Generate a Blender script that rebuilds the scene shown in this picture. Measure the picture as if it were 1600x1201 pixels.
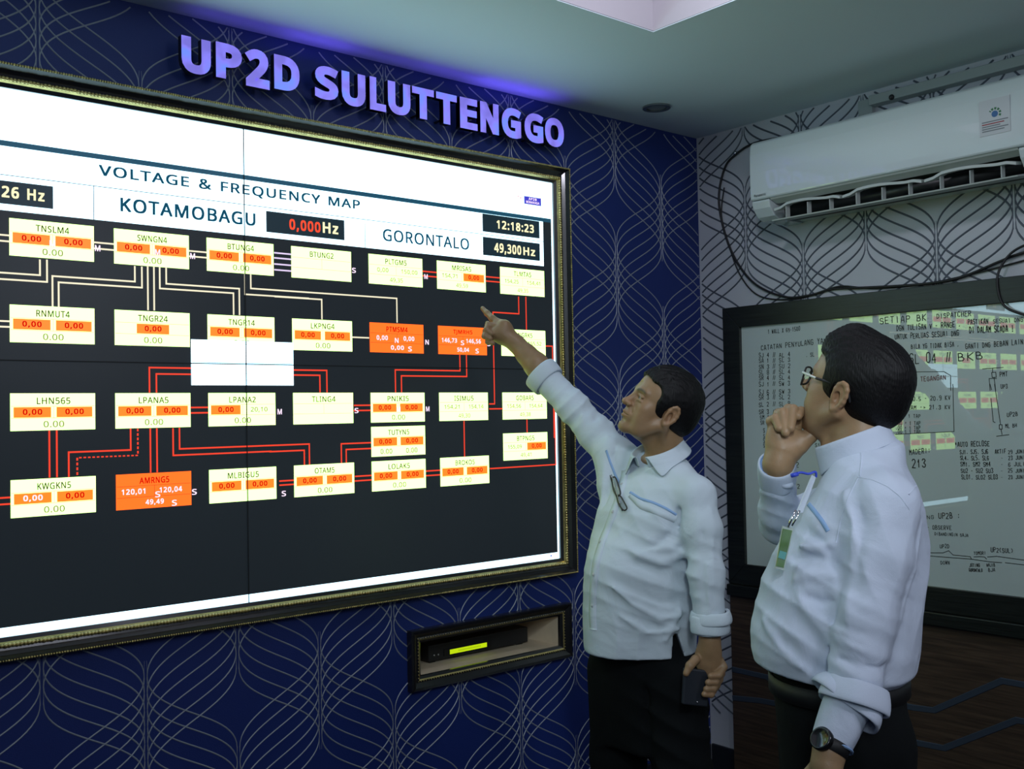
import bpy, math, random
import numpy as np
from mathutils import Vector, Matrix

for o in list(bpy.data.objects): bpy.data.objects.remove(o)
SC = bpy.context.scene
COL = SC.collection
H = 2.592                      # ceiling height

# ---------------------------------------------------------------- camera
cam_d = bpy.data.cameras.new('camera'); cam = bpy.data.objects.new('camera', cam_d); COL.objects.link(cam)
_yaw, _pitch, _roll = 0.8677026589, 0.0279007425, -0.0188616615
_f = Vector((math.cos(_yaw)*math.cos(_pitch), math.sin(_yaw)*math.cos(_pitch), math.sin(_pitch)))
_r = Vector((math.sin(_yaw), -math.cos(_yaw), 0)); _u = _r.cross(_f)
_c, _s = math.cos(_roll), math.sin(_roll)
_r2 = _c*_r + _s*_u; _u2 = -_s*_r + _c*_u
M = Matrix((( _r2.x, _u2.x, -_f.x, -3.38947), (_r2.y, _u2.y, -_f.y, -2.78017), (_r2.z, _u2.z, -_f.z, 1.461525), (0, 0, 0, 1)))
cam.matrix_world = M
cam_d.sensor_width = 36; cam_d.sensor_fit = 'HORIZONTAL'; cam_d.lens = 36*1627.6055/1600
cam_d.clip_start = .05
SC.camera = cam

# ---------------------------------------------------------------- light and exposure
SC.view_settings.view_transform = 'Standard'; SC.view_settings.look = 'None'
SC.view_settings.exposure = 0.0; SC.view_settings.gamma = 1.0; SC.view_settings.use_curve_mapping = False
w = bpy.data.worlds.new('world'); SC.world = w; w.use_nodes = True
w.node_tree.nodes['Background'].inputs[0].default_value = (.5, .6, .8, 1)
w.node_tree.nodes['Background'].inputs[1].default_value = .02

def area(name, loc, target, sx, sy, power, col, spread=180):
    d = bpy.data.lights.new(name, 'AREA'); d.shape = 'RECTANGLE'; d.size = sx; d.size_y = sy
    d.energy = power; d.color = col; d.spread = math.radians(spread)
    o = bpy.data.objects.new(name, d); COL.objects.link(o); o.location = loc
    o.rotation_euler = (Vector(target) - Vector(loc)).to_track_quat('-Z', 'Y').to_euler()
    return o
def spot(name, loc, target, power, col, angle=60, size=.06, blend=.6):
    d = bpy.data.lights.new(name, 'SPOT'); d.energy = power; d.color = col; d.spot_size = math.radians(angle)
    d.shadow_soft_size = size; d.spot_blend = blend
    o = bpy.data.objects.new(name, d); COL.objects.link(o); o.location = loc
    o.rotation_euler = (Vector(target) - Vector(loc)).to_track_quat('-Z', 'Y').to_euler()
    return o
# the lit tray of the ceiling above the two men, the room's ceiling lamps behind the camera, and two added shirt spots
area('tray_light', (-2.75, -2.6, 2.90), (-2.75, -2.6, 0), 3.2, 3.6, 8, (.84, .86, 1.0))
area('tray_lamp', (-1.62, -1.28, 2.70), (0, -.6, 1.7), .12, .12, 4, (.86, .86, 1.0), 170)
area('room_lamp_near', (-4.3, -3.9, 2.5), (-1.4, -1.0, 1.15), .9, .9, 9, (.78, .90, 1.0), 110)
spot('shirt_spot_near', (-3.35, -3.15, 2.55), (-1.2, -.92, 1.17), 76, (.80, .93, 1.0), 28, .12, .9)  # added unseen spot, narrowed onto the pointing man's shirt to brighten it
spot('shirt_spot_right', (-2.1, -3.55, 2.55), (-1.42, -1.6, 1.15), 34, (.84, .88, 1.0), 34, .12, .9)  # second added spot, lifts the other man's shirt; no fitting hangs here
area('room_lamp_right', (-1.3, -4.3, 2.5), (-.9, -1.2, 1.5), .8, .8, 6, (.82, .86, 1.0), 120)

# ---------------------------------------------------------------- materials
MATS = {}
def mat(name, col, rough=.6, metal=0., spec=.5, coat=0., emit=None, es=1., noise=None, bump=None, coatr=.05, sample=True):
    """noise = (scale, amount) value variation of the colour; bump = (scale, strength)"""
    m = bpy.data.materials.new(name); m.use_nodes = True; nt = m.node_tree; b = nt.nodes['Principled BSDF']
    b.inputs['Base Color'].default_value = (*col, 1); b.inputs['Roughness'].default_value = rough
    b.inputs['Metallic'].default_value = metal; b.inputs['Specular IOR Level'].default_value = spec
    b.inputs['Coat Weight'].default_value = coat; b.inputs['Coat Roughness'].default_value = coatr
    if emit is not None:
        b.inputs['Emission Color'].default_value = (*emit, 1); b.inputs['Emission Strength'].default_value = es
    if noise:
        t = nt.nodes.new('ShaderNodeTexCoord'); n = nt.nodes.new('ShaderNodeTexNoise'); n.inputs['Scale'].default_value = noise[0]
        n.inputs['Detail'].default_value = 4
        nt.links.new(t.outputs['Object'], n.inputs['Vector'])
        mr = nt.nodes.new('ShaderNodeMapRange'); mr.inputs[3].default_value = 1-noise[1]; mr.inputs[4].default_value = 1+noise[1]
        nt.links.new(n.outputs['Fac'], mr.inputs[0])
        mx = nt.nodes.new('ShaderNodeMix'); mx.data_type = 'RGBA'; mx.blend_type = 'MULTIPLY'; mx.inputs[0].default_value = 1
        mx.inputs[6].default_value = (*col, 1); nt.links.new(mr.outputs[0], mx.inputs[7]); nt.links.new(mx.outputs[2], b.inputs['Base Color'])
    if bump:
        t = nt.nodes.new('ShaderNodeTexCoord'); n = nt.nodes.new('ShaderNodeTexNoise'); n.inputs['Scale'].default_value = bump[0]
        n.inputs['Detail'].default_value = 3; nt.links.new(t.outputs['Object'], n.inputs['Vector'])
        bp = nt.nodes.new('ShaderNodeBump'); bp.inputs['Strength'].default_value = bump[1]; bp.inputs['Distance'].default_value = .002
        nt.links.new(n.outputs['Fac'], bp.inputs['Height']); nt.links.new(bp.outputs[0], b.inputs['Normal'])
    if not sample: m.cycles.emission_sampling = 'NONE'
    MATS[name] = m
    return m
def wood(name, c1, c2, rough=.5, stretch=(1, 1.6, 26), scale=2.2, coat=0):
    m = mat(name, c1, rough, coat=coat, coatr=.25); nt = m.node_tree; b = nt.nodes['Principled BSDF']
    t = nt.nodes.new('ShaderNodeTexCoord'); mp = nt.nodes.new('ShaderNodeMapping'); mp.inputs['Scale'].default_value = stretch
    n = nt.nodes.new('ShaderNodeTexNoise'); n.inputs['Scale'].default_value = scale; n.inputs['Detail'].default_value = 8; n.inputs['Distortion'].default_value = .6
    r = nt.nodes.new('ShaderNodeValToRGB'); r.color_ramp.elements[0].position = .35; r.color_ramp.elements[0].color = (*c1, 1)
    r.color_ramp.elements[1].position = .68; r.color_ramp.elements[1].color = (*c2, 1)
    nt.links.new(t.outputs['Object'], mp.inputs[0]); nt.links.new(mp.outputs[0], n.inputs['Vector'])
    nt.links.new(n.outputs['Fac'], r.inputs[0]); nt.links.new(r.outputs[0], b.inputs['Base Color'])
    bp = nt.nodes.new('ShaderNodeBump'); bp.inputs['Strength'].default_value = .25; bp.inputs['Distance'].default_value = .002
    nt.links.new(n.outputs['Fac'], bp.inputs['Height']); nt.links.new(bp.outputs[0], b.inputs['Normal'])
    return m

m_blue = mat('blue_wallpaper', (.006, .022, .155), .55, noise=(3, .08), bump=(260, .25))
m_silver = mat('silver_relief', (.30, .33, .39), .42, metal=.25)
m_white_wp = mat('white_wallpaper', (.50, .52, .57), .6, noise=(3, .03), bump=(260, .2))
m_grey_rel = mat('grey_relief', (.085, .10, .13), .45, metal=.2)
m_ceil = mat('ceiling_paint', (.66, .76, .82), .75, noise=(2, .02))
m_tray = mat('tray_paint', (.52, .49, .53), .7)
m_floor = mat('dark_blue_carpet', (.012, .016, .045), .95, noise=(60, .3), bump=(300, .6))
m_skirt = mat('dark_skirting', (.012, .015, .022), .4)
m_plain = mat('plain_wall_paint', (.35, .37, .42), .8)
m_gold = mat('antique_gold', (.62, .50, .20), .34, metal=.85, noise=(60, .45))
m_frame = mat('black_lacquer_frame', (.012, .012, .014), .28, coat=.4, coatr=.12, noise=(30, .3))
m_dark = mat('dark_plastic', (.012, .013, .015), .4)
m_cable = mat('black_cable_rubber', (.008, .008, .01), .45)
m_bezel = mat('panel_bezel', (.004, .004, .005), .5)
m_acw = mat('glossy_white_plastic', (.62, .69, .70), .16, spec=.5, coat=.6, coatr=.03, noise=(2, .01)); m_acw.node_tree.nodes['Principled BSDF'].inputs['Coat IOR'].default_value = 1.8
m_acd = mat('dark_outlet', (.02, .024, .022), .6)
m_acv = mat('matt_white_plastic', (.48, .52, .50), .45)
m_steel = mat('brushed_steel', (.45, .46, .48), .25, metal=1.)
m_chrome = mat('chrome', (.7, .7, .72), .08, metal=1.)
m_wframe = wood('dark_stained_wood', (.004, .0055, .005), (.011, .014, .012), .4, stretch=(1, 3, 60), coat=.05)
m_wood = wood('walnut_laminate', (.040, .026, .018), (.085, .056, .036), .42, stretch=(1, 2, 45), coat=.1)
m_slate = mat('slate_inlay', (.040, .055, .080), .35)
m_beige = mat('raw_board', (.72, .60, .44), .7, noise=(20, .15))
m_glassboard = mat('white_glass_board', (.55, .64, .62), .55, spec=.6, coat=1.0, coatr=.012, noise=(1.5, .04)); m_glassboard.node_tree.nodes['Principled BSDF'].inputs['Coat IOR'].default_value = 1.85
m_ink = mat('black_marker', (.012, .015, .014), .5, noise=(40, .5))
m_inkr = mat('red_marker', (.16, .02, .02), .5)
# display picture: what gives off light
def glow(name, c, s=1.0, sample=False): return mat(name, (.01, .01, .012), .35, emit=c, es=s, sample=sample)
g_black = glow('lcd_black', (.0075, .0115, .0150), 1.0)
g_white = glow('lcd_white', (1.8, 2.8, 3.3), 1.0, True)
g_cream = glow('lcd_cream', (1.7, 2.9, .84), 1.0, True)
g_cline = glow('lcd_cream_line', (1.0, .92, .66))
g_vline = glow('lcd_violet_line', (.85, .70, 1.0))
g_orange = glow('lcd_orange', (1.9, .285, .020), 1.0)
g_orange2 = glow('lcd_deep_orange', (1.9, .215, .016), 1.0)
g_red = glow('lcd_red', (.62, .0, .0), 1.0)
g_rline = glow('lcd_red_line', (1.0, .058, .022), 1.0)
g_label = glow('lcd_label_grey', (.035, .045, .02))
g_olive = glow('lcd_value_olive', (.14, .17, .06))
g_navy = glow('lcd_navy', (.008, .070, .125))
g_deep = glow('lcd_readout_dark', (.006, .020, .030))
g_pink = glow('lcd_white_value', (1.2, .95, 1.2))
g_yel = glow('lcd_warm_value', (1.2, 1.1, .62))
g_redv = glow('lcd_red_value', (1.1, .085, .035))
g_logo = glow('lcd_blue_logo', (.055, .050, .60))

# ---------------------------------------------------------------- helpers
class MB:
    def __init__(s): s.v = []; s.f = []; s.m = []
    def add(s, v, f, m=0):
        n = len(s.v); s.v += [tuple(a) for a in v]; s.f += [tuple(i+n for i in q) for q in f]
        s.m += (m if isinstance(m, list) else [m]*len(f))
    def box(s, a, b, m=0):
        x0, y0, z0 = a; x1, y1, z1 = b
        s.add([(x0,y0,z0),(x1,y0,z0),(x1,y1,z0),(x0,y1,z0),(x0,y0,z1),(x1,y0,z1),(x1,y1,z1),(x0,y1,z1)],
              [(0,3,2,1),(4,5,6,7),(0,1,5,4),(1,2,6,5),(2,3,7,6),(3,0,4,7)], m)
    def tube(s, P, r, n=8, m=0, caps=True, flat=1.0):
        P = [Vector(p) for p in P]; k = len(P); rr = r if isinstance(r, (list, tuple)) else [r]*k
        up = None; rings = []
        for i in range(k):
            t = (P[min(i+1, k-1)] - P[max(i-1, 0)]).normalized()
            if up is None: up = t.orthogonal().normalized()
            up = (up - t*up.dot(t)).normalized(); q = t.cross(up)
            rings.append([P[i] + (up*math.cos(a)*flat + q*math.sin(a))*rr[i] for a in [2*math.pi*j/n for j in range(n)]])
        v = [p for R_ in rings for p in R_]
        f = [(i*n+j, i*n+(j+1) % n, (i+1)*n+(j+1) % n, (i+1)*n+j) for i in range(k-1) for j in range(n)]
        if caps: f += [tuple(range(n-1, -1, -1)), tuple(range((k-1)*n, k*n))]
        s.add(v, f, m)
    def ball(s, c, r, m=0, nu=6, nv=4):
        r = r if isinstance(r, (tuple, list)) else (r, r, r)
        v = [(c[0], c[1], c[2]+r[2])]
        for j in range(1, nv):
            a = math.pi*j/nv
            for i in range(nu):
                b = 2*math.pi*i/nu; v.append((c[0]+r[0]*math.sin(a)*math.cos(b), c[1]+r[1]*math.sin(a)*math.sin(b), c[2]+r[2]*math.cos(a)))
        v.append((c[0], c[1], c[2]-r[2])); f = []
        for i in range(nu): f.append((0, 1+i, 1+(i+1) % nu))
        for j in range(nv-2):
            for i in range(nu): f.append((1+j*nu+i, 1+(j+1)*nu+i, 1+(j+1)*nu+(i+1) % nu, 1+j*nu+(i+1) % nu))
        b0 = 1+(nv-2)*nu
        for i in range(nu): f.append((b0+i, len(v)-1, b0+(i+1) % nu))
        s.add(v, f, m)
    def build(s, name, mats, parent=None, smooth=False, bevel=0, kind=None, label=None, autosmooth=None):
        me = bpy.data.meshes.new(name)
        off = Vector((0, 0, 0))
        q = parent
        while q is not None: off += q.location; q = q.parent
        me.from_pydata([tuple(Vector(p) - off) for p in s.v], [], s.f)
        for m in (mats if isinstance(mats, (list, tuple)) else [mats]): me.materials.append(m)
        if any(s.m): me.polygons.foreach_set('material_index', s.m)
        if smooth: me.polygons.foreach_set('use_smooth', [True]*len(s.f))
        me.update(); o = bpy.data.objects.new(name, me); COL.objects.link(o); o.parent = parent
        if bevel:
            b = o.modifiers.new('bevel', 'BEVEL'); b.width = bevel; b.segments = 2; b.limit_method = 'ANGLE'
        if kind: o['kind'] = kind
        if label: o['label'] = label
        return o
def thing(name, label, cat, loc, group=None):
    o = bpy.data.objects.new(name, None); COL.objects.link(o); o.location = loc; o.empty_display_size = .05
    o['label'] = label; o['category'] = cat
    if group: o['group'] = group
    return o
def tag(o, label, cat, group=None):
    o['label'] = label; o['category'] = cat
    if group: o['group'] = group
    return o

# outlines of the sans serif lettering: per glyph advance + closed contours, three digits per coordinate
_G = ('A343200200350585393585543200493200447319295319249200/311362432362389478384493376517371535362503354478|B35025220025258436258442557847156249853350748950'
      '3458489432466414434404434401457396478387496375509358517336520309511263484228442207387200/3004203714204134244394364534564574834525104355294065393645423'
      '00542/300241378241421246449261464284469313463340448361419375374380300380|C3394091953552013112192772482522882383362333922384472544952805343175643625834'
      '17589474583523566504526464540441545417547387544361536339523319505293456284392292328317279335260358247385240416237464241508252508210464198|D39225220025'
      '2584370584424578471562508536536499554452559396556350546310530277507249477228443212404203359200/3002413532414212514692804993275083945064304994614874864'
      '71507425533363542300542|E298252200252584466584466541300541300421457421457379300379300242466242466200|F279252200252584466584466541300541300405456405456'
      '363300363300200|G3914171953622013162192802482542872383352333922394482564962855353245653735834325894635884935835205765465665285254825404565454295473965'
      '44368536343523322505293456283392287349298311317280345256381241428237471239503246503360419360419403551403551215520206489199455196|H39825220025258430058'
      '4300421497421497584545584545200497200497379300379300200|I182221200221228267238267545221556221584360584360556315545315238360228360200|J1461980981751001'
      '58105158146176142197140210142222146233153242165248181249202249584298584298206291158270124239104|K33325220025258430058430039433443136746847058452758437'
      '5417533200476200340383300349300200|L282252200252584300584300243468243468200|M4872522002525843245844422694442695645846355846352005872005874365894915915'
      '36589536461200421200295536293536296491297433297200|N40825220025258430858451326651526651329251232951136751158455658455620050020029551929251929547229741'
      '4297200|O420410195355201311219276249252289238337233393238448252496276535311565356583411590464583507565542536567496582448587392582337567288542249507219'
      '463201/41023744123946724748826050627852832853639252845750650648852446753744154541154738054535453733252431550629245728439229132831427833226035424738023'
      '9|P325252200252584354584419576463554489518498471494440483411464386436367396354345349300349300200/30039133939138739542140844143244846944250142452439453'
      '8349542300542|Q420498109424195416195410195355201311219276249252289238337233393238448252496276535311565356583411590464583507565542536567496582448587392'
      '580327559273524231475204567109/41023744123946724748826050627852832853639252845750650648852446753744154541154738054535453733252431550629245728439229132'
      '8314278332260354247380239|R334252200252584358584420577464556489522498475495446486424474405458391440380421372526200470200377358300358300200/30039935839'
      '9398404426418442441448472442505425526396538355542300542|S295333195302196273199248205227213227259275244305238335237373241400253416273421298419316413330'
      '402342386354331377288397257421238451232491236520248544266563291577321586355589385588413583438576461567446526402541378545354547322543299531286513281491'
      '283473289458300446316435365413396400422387443371458353467330470303460257433223389202|T298325200325541205541205584493584493541374541374200|U39339419536'
      '1197332204306217286234258279248336248584297584297335303293322262353243397237442243473264490296496335496584544584544335540298528264507235479213441199|V'
      '322337200200584251584337338352293361254371293385339471584522584385200|W5003082002065842575843173493283023352583433043553524235844735845433505563015642'
      '58572301583350642584693584591200542200467451458483451510448527442497429450357200|X31520220032940021058426458435843345358450458438540151320045820035636'
      '7253200|Y304328200328347200584253584352395452584504584376349376200|Z307220200220237422541227541227584481584481547279243486243486200|030735319532319829'
      '7208275224257247234310226392229450239499255538280566312584353590383586409577431560449538473475481392478335468286451247427218395201/3532353902454152744'
      '29323433392429461415510390539353549316539292510278461274392278323292274316245|1307345200345468345505347534331520313505273471248503352584391584391200|2'
      '307226200226239326341375392393415405437413459415484411512397532375545348549321546299539277527255512230544254561282576313586348589396582433562456530464'
      '487461458451431437405417379365324285245285243479243479200|33073291953001962741992482062242162242602492492762413042363302343742394042554222794273104203'
      '413993623653743203782833782834183204183624233924384104614174914125153985343765453475493185472935402505172265492495642775773105863465893995824365624585'
      '32465494460459443432418413385402385400426390454371471344477309473278461250441227413209376198|430739520039528721128721132739258644158644132949732949728'
      '7441287441200/257329395329395450396498398535396535385513372493|530733319530519627820025420723421623426025525028124230823733423537224040225542228142831'
      '8423351405375375391332396298393267388243403257584450584450541298541289429313433348435401428442406468370477322467269439229393203|6307360195325199294213'
      '267236247269234311230364231405237445247483263518286547317570356584405589430588453584453544431549406550372547345538322523306504293481285455280426277395'
      '280395295412314427340437371440416433451410474373482324474270449229410203/36023439024041425643028443532443135641738239439836140333840031739330038128836'
      '6280350277333280310287287298266314249334238|7307273200430541224541224584481584481547325200|83073551953002012602222352542262982293222373432503612673772'
      '863903064002804182584392444652394982425252545472715652955783225863535893995834365654605364684974664754584574474414324263954034383784553624693454783244'
      '80299472256446223406202/355421381434402450417470421496417519403537381547353551326547304537290519285496287477294462305450320439/35423238823741425142927'
      '2434299429324412345387363354378345381314365291346277324273297278272292251318237|9307303195278196255200255240277235302233336236364246386260403279416302'
      '424329429358432388428388414371394357369347337343292351257374234410227460231497242529261554285573315585349589384584415570442547462515475472479420478379'
      '472338462300446266423237392214353199/34738137138339239140940342141842943443245142947442249741151739553437454534954931954429552727949927446027842729240'
      '2315386|,144222131237198249262299262303256283194257131|.1442711922591952482012412122392292412462482572592632712652842632952573032463052293032122952012'
      '84195|:144271422259425248431241442239459241476248487259493271496284493295487303476305459303442295431284425/2711922591952482012412122392292412462482572'
      '59263271265284263295257303246305229303212295201284195|&39434919530020126122223725522830023433725136627739031141327945426847826450627154129156732258436'
      '3590402584431568450542456507451475435449410427379406483306496324506345521392569392559359547328532300514276592200528200482245455225425209391198/3504343'
      '78452396469406487410507406524397538381548362551341548325539314525311506313488321471333453/351237383239410248433260451275340383314366294348282328278302'
      '283275298254321241|-173221323221365352365352323|a30231619528020025121523124222528023331825934630236436337241237441239140842139644137745135245533045330'
      '9448271433256468277478301486327491355493401487433470452440458396458200424200414241412241393220373206348197/3262333602383872534052794113154113413693393'
      '23334294322279304274280277259288244305236|b33038219535119832720730822129323728923728020024620024660829360829350929247529045029345030846732748035149038'
      '2493431483468455493409501344493279468232430204/375234409241433262447297452345447392433426408447374454335447311427297394293346293343297297310262335241|'
      'c25836119532519929321026723024625923429623034223439124742926845829547832848936449340748944047842643939644836345232644530042528439127834328429729926332'
      '5242361235383237402240435252435210403199|d330348195299204262232238279230343238409262455300484348493379490403481422467437451441451439472437493437608485'
      '608485200447200440239437239422222403208379198/355234394240419259433290438334438343434390420425395447355454321447298424283388278342283297298262321241|e'
      '303368195330199296211268232247261234298230342234386245423264453290475321489357493391489421477444458461432472400476363476335278335285292303260332241370'
      '235396236419240463255463213419199396196/280372426372422406409432388449356455326449303433287407|f185259200259451208451208473259490259506265554283587313'
      '605352611383608408601396564376570353572332568317556309536306507306488378488378451306451306200|g3303560712980762520892521333001163581103921164171324331'
      '584381914382034392214402384372384212194012063761973481952992042612342372812303432374052614532984833484933754913994834204694384504414504474884854884851'
      '95477141453102413079/355233393239419257434287439332439343433394418428392447354454322446298425283390278343283296298262322240|h3322462002466082936082934'
      '89290448293448310468331482356490383493429487462468482435489388489200442200442384438415426436406449377454337447311426297393293349293200|i13827053625953'
      '8250543244553242566244579250589259594270596280594289589295579297566295553289543280538/246200246488293488293200|j13827053625953825054324455324256624457'
      '9250589259594270596280594289589295579297566295553289543280538/2120711880731700781701161871122061102221132341202431332461552464882934882931572881212740'
      '94248077|k287246200246608292608292395292372290348292348302361315377327391419488474488357365482200425200325334292306292200|l138246200246608293608293200'
      '|m5022462002464882844882914492934493094683304823534913784934094904344814534664664454694454864665094825344905624936044876354686534366593886592006122006'
      '12385608415597437579449554454518448494429480400476359476200429200429385425415414437396449370454333447310427297394293349293200|n33224620024648828448829'
      '1449293449310468332482358491384493430487462468482436489388489200442200442384438415426436406449377454337447311427298394293349293200|o325362195326199294'
      '212267234247263234300230345239408266455308484363493400489432476459455479425492389496345487281460234417204/36323440124142726444229944734544239042742540'
      '0446362454324446298425283390278345283299299264325241|p330246071246488284488291449293449308466327480351490383493431484468456493410501345493280468233431'
      '204382195352198327207308221293237290237292213293189293071/37523439923741824843326544428845031545234544739043342440944637445433744731242929839829335429'
      '3345297297310263335241|q330437071437194438217440239437239422222403208378198347195299204262232238279230343238409263455301484348493379490404480423466438'
      '449440449447488485488485071/356234394240419258433289438333438343433391420426394447355454321447297424283388278342283297298263322241|r222246200246488284'
      '488290435292435308457328476352489380493397493414490408447393449377450355447335438318424304404296381293354293200|s2583181952901962661992462052282132282'
      '562702402942353192333502363712443832583882753862853822953733033603123173312693532513642383782303962274172354492574732924883354933614923854884274744114'
      '36373449353453332455307452288445276434273420274409280400289391303383347365393344410332423318431301433280425243402216365200|t19433419531219729220227521'
      '3261230252253249284249451209451209474250493269554297554297488380488380451297451297285300262309246324236342233364235382239382203361197|u332347195302201'
      '269220249252242299242488290488290303294273306251326238354234395241421261434293439338439488486488486200448200441238439238422219400205374197|v2733092002'
      '00488251488312318321292329264335242337242343264352292361318422488473488363200|w42228520120648925548929533530628831324931624932127132730033532638648943'
      '7489487326498287506249508249516287528335568489616489536201481201432363419406412439410439403406390362339201|x284210200314347215488268488342379416488469'
      '488370347475200421200342315263200|y2742450712230722060752061132201112381102601132771242911403021613171992014882514883133243282833382463402463502813643'
      '25423488474488350160333124311095283077|z253221200221231376451230451230488428488428453275237432237432200')
OUT = {}
for _q in _G.split('|'):
    OUT[_q[0]] = (int(_q[1:4])/800, [[((int(c[i:i+3])/800-.25), (int(c[i+3:i+6])/800-.25)) for i in range(0, len(c), 6)] for c in _q[4:].split('/')])
_cache = {}
def glyphs(txt, bold=0., extrude=0., n8=4, track=0.):
    """outline text; weight is gained by overlaying copies shifted round a small circle"""
    k = (txt, bold, extrude, n8)
    if k in _cache: return _cache[k]
    cu = bpy.data.curves.new('lettering', 'CURVE'); cu.dimensions = '2D'; cu.fill_mode = 'BOTH'; cu.extrude = extrude
    if n8 == 0: cu.offset = bold
    x = 0
    for ch in txt:
        if ch == ' ': x += .28; continue
        adv, cs = OUT[ch]
        for P in cs:
            sp = cu.splines.new('POLY'); sp.points.add(len(P)-1); sp.use_cyclic_u = True
            for q, (a, b_) in zip(sp.points, P): q.co = (a+x, b_, 0, 1)
        x += adv + 2*bold + track
    o = bpy.data.objects.new('lettering', cu); COL.objects.link(o); bpy.context.view_layer.update()
    me = bpy.data.meshes.new_from_object(o.evaluated_get(bpy.context.evaluated_depsgraph_get()))
    n = len(me.vertices); a = np.zeros(n*3, np.float32); me.vertices.foreach_get('co', a); a = a.reshape(-1, 3)
    f = [tuple(p.vertices) for p in me.polygons]; bpy.data.meshes.remove(me); bpy.data.objects.remove(o); bpy.data.curves.remove(cu)
    if bold and n8:
        A, F_ = [], []
        for i in range(n8):
            t = 2*math.pi*(i+.5)/n8; sh = a.copy(); dx, dy = (math.cos(t), math.sin(t)*.8) if n8 != 9 else (i % 3-1, (i//3-1)*.8)
            sh[:, 0] += bold*dx; sh[:, 1] += bold*dy
            if extrude: sh[:, 2] += .0004*i*(sh[:, 2] > 0)
            A.append(sh); F_ += [tuple(v+i*n for v in q) for q in f]
        a = np.concatenate(A); f = F_
    lo, hi = a.min(0), a.max(0)
    a[:, 0] = (a[:, 0]-lo[0])/(hi[0]-lo[0]); a[:, 1] = (a[:, 1]-lo[1])/(hi[1]-lo[1])
    _cache[k] = (a, f); return a, f
def text_xz(mb, txt, x0, x1, z0, z1, y, m=0, bold=0.):
    """flat lettering facing -y, fitted to a rectangle"""
    a, f = glyphs(txt, bold)
    mb.add([(x0+(x1-x0)*p[0], y, z0+(z1-z0)*p[1]) for p in a], f, m)
def rect_xz(mb, x0, x1, z0, z1, y, m=0):
    mb.add([(x0, y, z0), (x1, y, z0), (x1, y, z1), (x0, y, z1)], [(0, 1, 2, 3)], m)

# ---------------------------------------------------------------- room
XL, YB = -5.6, -5.6
def struct(mb, name, mats, **k):
    o = mb.build(name, mats, **k); o['kind'] = 'structure'; return o
b = MB(); b.box((XL, YB, -.1), (.1, .5, 0)); struct(b, 'floor', m_floor)
# wall with the display: a recess for the decoder box is left open in it
NX0, NX1, NZ0, NZ1 = -1.452, -.836, .624, .735
b = MB()
for a0, a1, c0, c1 in ((XL, NX0, 0, H), (NX1, .1, 0, H), (NX0, NX1, 0, NZ0), (NX0, NX1, NZ1, H)): b.box((a0, 0, c0), (a1, .12, c1))
wallA = struct(b, 'wall_display', m_blue)
b = MB(); b.box((0, YB, 0), (.12, 0, H)); wallB = struct(b, 'wall_right', m_white_wp)
b = MB(); b.box((XL-.1, YB, 0), (XL, .1, H)); struct(b, 'wall_left', m_plain)
b = MB(); b.box((XL, YB-.1, 0), (.1, YB, H)); struct(b, 'wall_back', m_plain)
b = MB(); b.box((XL, -.012, 0), (-.012, 0, .10)); struct(b, 'baseboard_display', m_skirt, bevel=.003)
b = MB(); b.box((-.012, YB, 0), (0, -.012, .10)); struct(b, 'baseboard_right', m_skirt, bevel=.003)
# ceiling with a raised tray
TX, TY = -1.06, -.715
TX0, TY0 = -4.6, -4.7
b = MB()
for a0, a1, c0, c1 in ((XL, TX0, YB, .1), (TX, .1, YB, .1), (TX0, TX, TY, .1), (TX0, TX, YB, TY0)): b.box((a0, c0, H), (a1, c1, H+.06))
struct(b, 'ceiling', m_ceil)
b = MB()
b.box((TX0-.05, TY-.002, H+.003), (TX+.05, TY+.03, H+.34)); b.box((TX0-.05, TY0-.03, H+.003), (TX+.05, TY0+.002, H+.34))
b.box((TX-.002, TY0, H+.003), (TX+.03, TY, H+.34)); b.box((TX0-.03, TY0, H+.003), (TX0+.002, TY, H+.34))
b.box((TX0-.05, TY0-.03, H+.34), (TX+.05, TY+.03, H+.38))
struct(b, 'trim_1', m_tray)

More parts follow.
